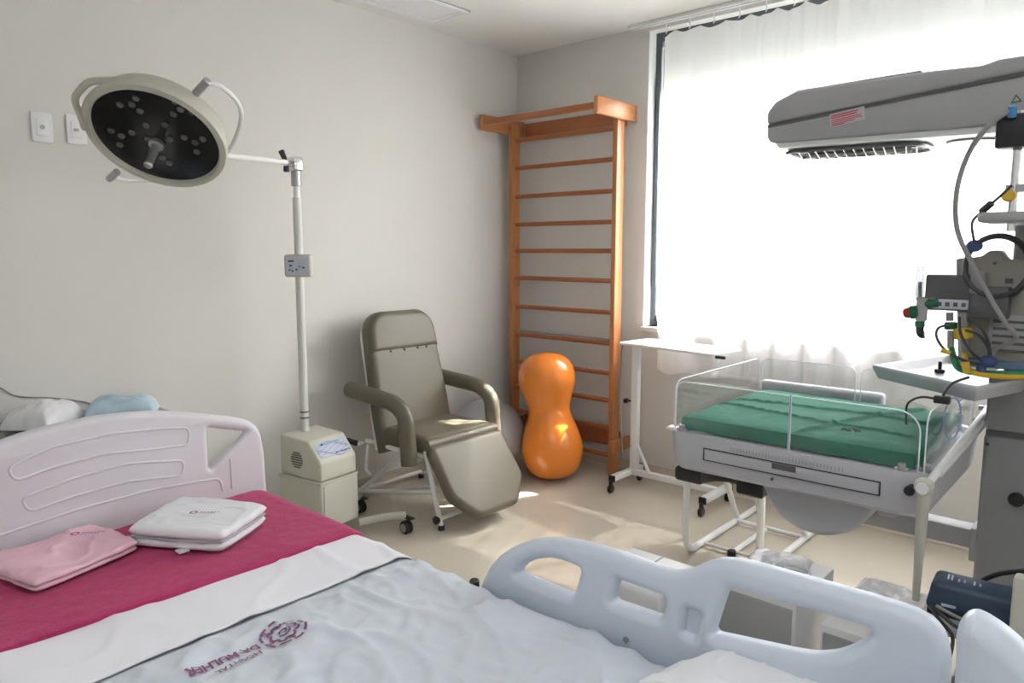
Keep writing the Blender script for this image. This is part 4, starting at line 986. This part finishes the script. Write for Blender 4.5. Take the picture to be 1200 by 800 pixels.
for i, pp in enumerate(([pt(1094, 712, 1.91), pt(1106, 722, 1.88), pt(1122, 735, 1.86), pt(1150, 745, 1.85)], [pt(1098, 710, 1.91), pt(1120, 722, 1.87), pt(1150, 734, 1.855), pt(1178, 742, 1.85)], [pt(1090, 710, 1.91), pt(1100, 725, 1.86), pt(1116, 745, 1.84), pt(1113, 770, 1.8)])):
    cable('device_lead', pp, .0042, [M['cable'], M['lcable'], M['black']][i], ['dark grey lead slung under the navy unit', 'pale lead slung along the navy unit front', 'black lead dropping between rail and foot panel'][i])

# ---------------------------------------------------------------- hospital bed
bed = thing('hospital_bed', 'hospital bed with moulded lilac white headboard and side rails', 'bed', (-1.2, .72, 0))
HX = -2.16; YC = .72; MT = .652; ME = 1.195         # headboard plane, bed axis, mattress top, far mattress edge
bm = B(); box(bm, (-2.11, 2*YC-ME, .50), (-.12, ME, MT), .04, 4); obj('mattress', bm, M['railpl'], bed)
bm = B(); box(bm, (-2.13, .30, .40), (-.1, 1.16, .498), .01); obj('bed_frame', bm, M['white'], bed)
for x in (-1.95, -.3):
    for y in (.38, 1.06):
        bm = B(); box(bm, (x-.03, y-.03, .12), (x+.03, y+.03, .40), .005); lg = obj('leg', bm, M['white'], bed)
        bm = B(); cyl(bm, (x, y-.02, .06), (x, y+.02, .06), .06, bev=.01); cyl(bm, (x, y, .06), (x, y, .13), .015); obj('caster', bm, M['black'], lg)
hb = lambda u, v2: (lambda p: (p.y, p.z))(at(u, v2, x=HX+.02))
rgt = [(1.215, .45), hb(314, 575), hb(311, 530), hb(307, 508), hb(301, 498), hb(290, 492), hb(268, 488), hb(240, 485), hb(190, 482), hb(150, 484)]
ytop = rgt[-1]
full = rgt+[(YC, ytop[1]+.004)]+[(2*YC-y, z) for y, z in rgt[::-1]]
tri = [hb(243, 501), hb(291, 506), hb(285, 514), hb(246, 551)]
def shrink(lp, f):
    c = (sum(p[0] for p in lp)/len(lp), sum(p[1] for p in lp)/len(lp)); return [(c[0]+(p[0]-c[0])*f, c[1]+(p[1]-c[1])*f) for p in lp]
tri = rnd(tri, .012)
trim = [(2*YC-y, z) for y, z in tri]
mhb = basis((HX, 0, 0), (0, 1, 0), (0, 0, 1))
hbo = plate('headboard', [rnd(full, .02), tri, trim], .045, .018, mhb, M['bedpl'], bed, bres=4)
gA = [(8, 548), (60, 524), (130, 508), (190, 502), (222, 501), (221, 521), (180, 526), (120, 532), (60, 548), (18, 564)]
gB = [(24, 584), (90, 559), (150, 543), (216, 539), (214, 557), (150, 564), (90, 580), (34, 600)]
gC = [(0, 627), (90, 597), (180, 573), (258, 560), (261, 575)]
f3 = HX+.0225
def groove(lst, closed):
    pts = [at(u, v2, x=f3) for u, v2 in lst]; pts = [Vector((f3, p.y, p.z)) for p in pts]
    if closed:
        q = rnd([(p.y, p.z) for p in pts], .02, 4); pts = [Vector((f3, y, z)) for y, z in q]
    else: pts = roundpath(pts, .03)
    bm = B(); tube(bm, pts, .0036, 8, closed=closed); obj('moulding', bm, M['bedpl'], hbo)
groove(gA, True); groove(gB, True); groove(gC, False); groove([(270, 537), (272, 572)], False)
# far side rail with cut-outs
RY = 1.225
ra = lambda u, v2: (lambda p: (p.x, p.z))(at(u, v2, y=RY+.022))
top = [(566, 692), (570, 676), (578, 661), (590, 648), (605, 639), (625, 632), (650, 630), (675, 633), (700, 639), (735, 650), (770, 663), (795, 669), (812, 666), (828, 658), (845, 654), (865, 655), (890, 661), (930, 672), (980, 686), (1030, 700), (1068, 712), (1092, 724), (1107, 741), (1114, 768), (1113, 800)]
rl = [ra(*p) for p in top]+[(-.20, .52), (-1.12, .52), (-1.17, .56)]
h1 = [ra(*p) for p in ((609, 670), (616, 661), (630, 654), (648, 652), (667, 656), (685, 664), (681, 680), (675, 697), (640, 684), (618, 675))]
h2 = rnd([ra(*p) for p in ((726, 676), (785, 697), (778, 723), (719, 703))], .012)
h3 = rnd([ra(*p) for p in ((856, 684), (937, 708), (977, 719), (1026, 735), (1016, 746), (1000, 756), (980, 763), (955, 765), (930, 761), (837, 741))], .012)
s0 = rnd([ra(*p) for p in ((809, 710), (823, 714), (819, 742), (806, 737))], .006)
mr = Matrix(((1, 0, 0, 0), (0, 0, -1, RY+.025), (0, 1, 0, 0), (0, 0, 0, 1)))
rail = plate('side_rail', [rnd(rl, .012), rnd(h1, .01), h2, h3, s0], .05, .02, mr, M['railpl'], bed, bres=5)
bm = B()
for u, v2 in ((734, 749), (808, 783)):
    p = at(u, v2, y=RY); cyl(bm, (p.x, RY+.004, p.z), (p.x, RY-.004, p.z), .0065, n=12)
obj('rail_screw', bm, M['steel'], rail)
x0, z0 = ra(800, 705); x1, z1 = ra(828, 748)
bm = B(); box(bm, (x0, RY+.016, z1), (x1, RY+.044, z0)); obj('rail_recess', bm, M['railpl'], rail)
bm = B(); p = at(556, 684, y=1.235); cyl(bm, (p.x, 1.235, .56), (p.x, 1.235, p.z+.012), .0125, bev=.003); obj('rail_post', bm, M['black'], bed)
# foot end rail
FYR = 1.10
rf = lambda u, v2: (lambda p: (p.x, p.z))(at(u, v2, y=FYR))
ft = [rf(1115, 790), rf(1115, 752), rf(1119, 738), rf(1126, 731), rf(1136, 729), rf(1150, 735), rf(1170, 748), rf(1190, 765), rf(1210, 785), (.12, .80), (.25, .70), (.25, .52), (-.178, .52)]
plate('foot_rail', [rnd(ft, .02)], .075, .03, Matrix(((1, 0, 0, 0), (0, 0, -1, FYR+.04), (0, 1, 0, 0), (0, 0, 0, 1))), M['railpl'], bed, bres=6)

# ---------------------------------------------------------------- bedclothes
def cloth_pt(x, s, lift, edge=ME+.003, r=.04, near=2*YC-ME-.003):
    """s runs across the bed: flat on top, then over the far edge"""
    zt = MT+lift
    R = r+lift
    if s <= edge-r: return x, s, zt, 0
    a = (s-(edge-r))/R
    if a < math.pi/2: return x, edge-r+R*math.sin(a), zt-R+R*math.cos(a), a
    return x, edge+lift, zt-R-(s-(edge-r)-R*math.pi/2), math.pi/2
def cloth(name, x0, x1, s0, s1, lift, n, wr, m, label, cat, th, edgecurl=0):
    bm = B(); nx, ny = n; T = []
    for j in range(ny+1):
        row = []
        for i in range(nx+1):
            u = i/nx; xx = x0+(x1-x0)*u; s = s0+(s1-s0)*j/ny
            if callable(edgecurl): xx += edgecurl(s)*u
            x, y, z, a = cloth_pt(xx, s, lift)
            h = wr(xx, s)
            y += h*math.sin(a); z += h*math.cos(a)
            row.append(bm.verts.new((x, y, z)))
        T.append(row)
    for j in range(ny):
        for i in range(nx): bm.faces.new((T[j][i], T[j][i+1], T[j+1][i+1], T[j+1][i]))
    bmesh.ops.recalc_face_normals(bm, faces=bm.faces)
    g = bmesh.ops.solidify(bm, geom=list(bm.faces), thickness=th)
    return bm
N = noise.noise
def wr_sheet(x, s):
    q = min(1, max(0, (x+1.43)/.06)); q = q*q*(3-2*q)
    if q <= 0: return .001
    h = .004*N((x*4, s*5, 0))+.0025*N((x*11+s*4, s*9-x*3, 3))
    r = N((x*3+s*5, s*2.2-x*1.2, 8)); h += .008*max(0, 1-abs(r)*9)
    r = N((x*2.2-s*4, s*1.5+x*2.5, 18)); h += .005*max(0, 1-abs(r)*10)
    r = N((x*7+s*9, s*5-x*4, 44)); h += .006*max(0, 1-abs(r)*6); r = N((x*12-s*6, s*10+x*5, 54)); h += .004*max(0, 1-abs(r)*5); h += .0015*N((x*34, s*22, 4))
    return .001+(.005+h)*q
def wr_fold(x, s):
    r = N((x*3+s*3, s*4-x*2, 28)); return .004+.005*N((x*5, s*6, 5))+.005*max(0, 1-abs(r)*8)
def wr_pink(x, s): return .006+.006*N((x*4, s*4, 11))+.002*N((x*30, s*30, 2))
sb = cloth('printed_sheet', -1.80, -.16, .27, 1.30, .004, (190, 120), wr_sheet, None, '', '', .002)
so = thing('printed_sheet', 'blue grey hospital sheet with purple printed emblem spread on the bed', 'bedsheet', (-.9, .72, MT))
obj('cloth', sb, M['sheet'], so, smooth=180)
def drop(me, off=.0036):                           # lay flat print on the rumpled sheet
    for v2 in me.vertices:
        x, y = v2.co.x, v2.co.y; _, yy, z, a = cloth_pt(x, y, .004); v2.co.z = z+wr_sheet(x, y)*math.cos(a)+off+.0006
def subdiv(me, cuts=2):
    bm = B(); bm.from_mesh(me); bmesh.ops.triangulate(bm, faces=bm.faces)
    bmesh.ops.subdivide_edges(bm, edges=[e for e in bm.edges if e.calc_length() > .005], cuts=cuts, use_grid_fill=True); bm.to_mesh(me); bm.free(); return me
def flat_text(sx, size, x, y, bold, space=1.0):
    mt2 = Matrix(((0, 1, 0, x), (-1, 0, 0, y), (0, 0, 1, MT), (0, 0, 0, 1)))
    me = subdiv(text_mesh(sx, size, mt2, 0.0, bold, space), 2); drop(me); return me
tz = MT+.012
pA = at(303, 757, z=tz); pB = at(222, 780, z=tz)
wlen = (pB-pA).length
size = wlen/(9*.56)
link_mesh('printed_words', flat_text('DA MULHER', size*1.06, pA.x-.006, pA.y, .0008, .97), M['purple'], so, smooth=0)
pH = at(303, 768, z=tz)
link_mesh('printed_words', flat_text('HOSPITAL', size*.8, pA.x+size*.98, pA.y-.012, .0003), M['gown'] if False else M['purple'], so, smooth=0)
ec = at(332, 744, z=tz); er = .045
def ring_mesh():
    bm = B()
    def arc(c, r, a0, a1, w2, n=14):
        prev = None
        for i in range(n+1):
            a = a0+(a1-a0)*i/n; p = Vector((c[0]+r*math.cos(a), c[1]+r*math.sin(a), MT)); d = Vector((math.cos(a), math.sin(a), 0))*w2
            cur2 = (bm.verts.new(p-d), bm.verts.new(p+d))
            if prev: bm.faces.new((prev[0], prev[1], cur2[1], cur2[0]))
            prev = cur2
    for k2 in range(9): arc((ec.x, ec.y), er, k2*2*math.pi/9, k2*2*math.pi/9+.52, .003)
    for k2 in range(8):
        a = k2*2*math.pi/8+.2; arc((ec.x+er*.52*math.cos(a), ec.y+er*.52*math.sin(a)), er*.17, a-1.8, a+1.8, .0028)
    arc((ec.x, ec.y), er*.30, -1.2, 2.2, .002); arc((ec.x-er*.05, ec.y), er*.16, 0, 5, .002)
    for k2 in range(5):
        a = k2*1.25; arc((ec.x+er*.78*math.cos(a), ec.y+er*.78*math.sin(a)), er*.1, a, a+3.5, .002, 8)
    me = bpy.data.meshes.new('printed_emblem'); bm.to_mesh(me); bm.free(); drop(me); return me
link_mesh('printed_emblem', ring_mesh(), M['purple'], so, smooth=0)
bm = cloth('folded_sheet', -1.76, -1.405, .27, 1.27, .014, (50, 110), wr_fold, None, '', '', .004, lambda s: .006*N((s*5, 0, 0)))
tag(obj('folded_sheet', bm, M['fold'], org=(-1.6, .72, MT), smooth=180), 'plain white sheet turned back across the bed below the pink blanket', 'bedsheet')
def pk_edge(s): return .012*N((s*3, 7, 0))-.05*(.72-s if s < .72 else 0)
bm = cloth('pink_blanket', -2.125, -1.615, .27, 1.285, .024, (90, 130), lambda x, s: wr_pink(x, s)-.014*max(0, (x+1.65)/.05)**2 if x > -1.65 else wr_pink(x, s), None, '', '', .012, pk_edge)
tag(obj('pink_blanket', bm, M['pink'], org=(-1.86, .72, MT), smooth=180), 'magenta pink fleece blanket folded across the head of the bed', 'blanket')
def slab(corners, z0, h, seed, waves=.006, exp=5, n=44):
    c = [Vector((*p, 0)) for p in corners]; bm = B(); top = []; bot = []
    for j in range(n+1):
        ra2 = []; rb = []
        for i in range(n+1):
            u, v2 = i/n, j/n; U, V = u*2-1, v2*2-1
            # pull the corners in for a rounded outline
            f = 1-.055*(abs(U)**3*abs(V)**3)
            p = (c[0]*(1-u)*(1-v2)+c[1]*u*(1-v2)+c[2]*u*v2+c[3]*(1-u)*v2); cc = sum(c, Vector())/4; p = cc+(p-cc)*f
            p += Vector((.004*N((u*6, v2*6, seed)), .004*N((u*6, v2*6, seed+5)), 0))
            e = (max(0, 1-abs(U)**(exp*3))*max(0, 1-abs(V)**(exp*3)))**.5
            wv = waves*N((u*3, v2*3, seed+2))+waves*.6*max(0, 1-abs(N((u*3+v2*2, v2*3-u, seed+9)))*8)
            ra2.append(bm.verts.new((p.x, p.y, z0+h*.5+(h*.5+wv)*e))); rb.append(bm.verts.new((p.x, p.y, z0+h*.5-h*.5*e)))
        top.append(ra2); bot.append(rb)
    for j in range(n):
        for i in range(n):
            bm.faces.new((top[j][i], top[j][i+1], top[j+1][i+1], top[j+1][i])); bm.faces.new((bot[j][i], bot[j+1][i], bot[j+1][i+1], bot[j][i+1]))
    bmesh.ops.remove_doubles(bm, verts=bm.verts, dist=1e-5); return bm
ZB = MT+.036
tq = [at(146, 641, z=ZB), at(262, 650, z=ZB), at(317, 591, z=ZB+.05), at(211, 580, z=ZB+.05)]
tq = [(p.x, p.y) for p in tq]
tw = thing('folded_towel', 'thick folded white towel with small purple print on the pink blanket', 'towel', (sum(p[0] for p in tq)/4, sum(p[1] for p in tq)/4, ZB))
def ins(q, d):
    cx2 = sum(p[0] for p in q)/4; cy2 = sum(p[1] for p in q)/4; return [(p[0]+(cx2-p[0])*d, p[1]+(cy2-p[1])*d) for p in q]
obj('towel_layer', slab(ins(tq, .02), ZB, .024, 3), M['towel'], tw, smooth=180)
obj('lining_layer', slab(ins(tq, .015), ZB+.0225, .008, 6), M['greyst'], tw, smooth=180)
obj('towel_layer', slab(tq, ZB+.028, .028, 12, .004), M['towel'], tw, smooth=180)
zt = ZB+.062
def small_logo(u, v2, z, ang, parent, sc=1.0):
    c = at(u, v2, z=z)
    bm = B(); n = 18
    for r0, r1 in ((.006*sc, .011*sc),):
        for i in range(n):
            a, b = 2*math.pi*i/n, 2*math.pi*(i+1)/n
            bm.faces.new([bm.verts.new((c.x+r*math.cos(q), c.y+r*math.sin(q), z)) for r, q in ((r0, a), (r1, a), (r1, b), (r0, b))])
    d = Vector((math.cos(ang), math.sin(ang), 0)); p = Vector((-d.y, d.x, 0))
    for k2, (l, o2) in enumerate(((.055, .004), (.045, -.004))):
        for q in range(6):
            s = c+d*(.016+q*l/6)*sc+p*o2*sc; e = s+d*(l/6*.7)*sc
            bm.faces.new([bm.verts.new((*(w2+p*.0018*sc*sg).xy, z)) for w2, sg in ((s, -1), (e, -1), (e, 1), (s, 1))])
    return obj('printed_logo', bm, M['purple'], parent, smooth=0)
small_logo(227, 600, zt, math.radians(40), tw)
bm = B(); p = at(213, 645, z=ZB+.004); box(bm, (p.x-.012, p.y-.012, ZB+.002), (p.x+.014, p.y+.014, ZB+.006)); obj('care_tag', bm, M['whitepl'], tw)
gq = [at(40, 699, z=ZB), at(168, 644, z=ZB), at(108, 613, z=ZB+.02), at(-30, 664, z=ZB+.01)]
gq = [(p.x, p.y) for p in gq]
gn = thing('folded_gown', 'folded pale pink cotton gown with purple print on the blanket', 'gown', (sum(p[0] for p in gq)/4, sum(p[1] for p in gq)/4, ZB))
obj('gown_layer', slab(ins(gq, .02), ZB, .014, 33), M['gown'], gn, smooth=180)
obj('gown_layer', slab(gq, ZB+.013, .014, 43, .012), M['gown'], gn, smooth=180)
small_logo(88, 625, ZB+.037, math.radians(50), gn)
wc = at(885, 800, z=MT+.05)
wq = [(wc.x-.17, wc.y-.14), (wc.x+.13, wc.y-.10), (wc.x+.12, wc.y+.07), (wc.x-.09, wc.y+.09)]
tag(obj('folded_cloth', slab(wq, MT+.014, .045, 77), M['towel'], org=(wc.x, wc.y, MT+.012), smooth=180), 'folded white cloth at the bottom edge beside the side rail', 'cloth')
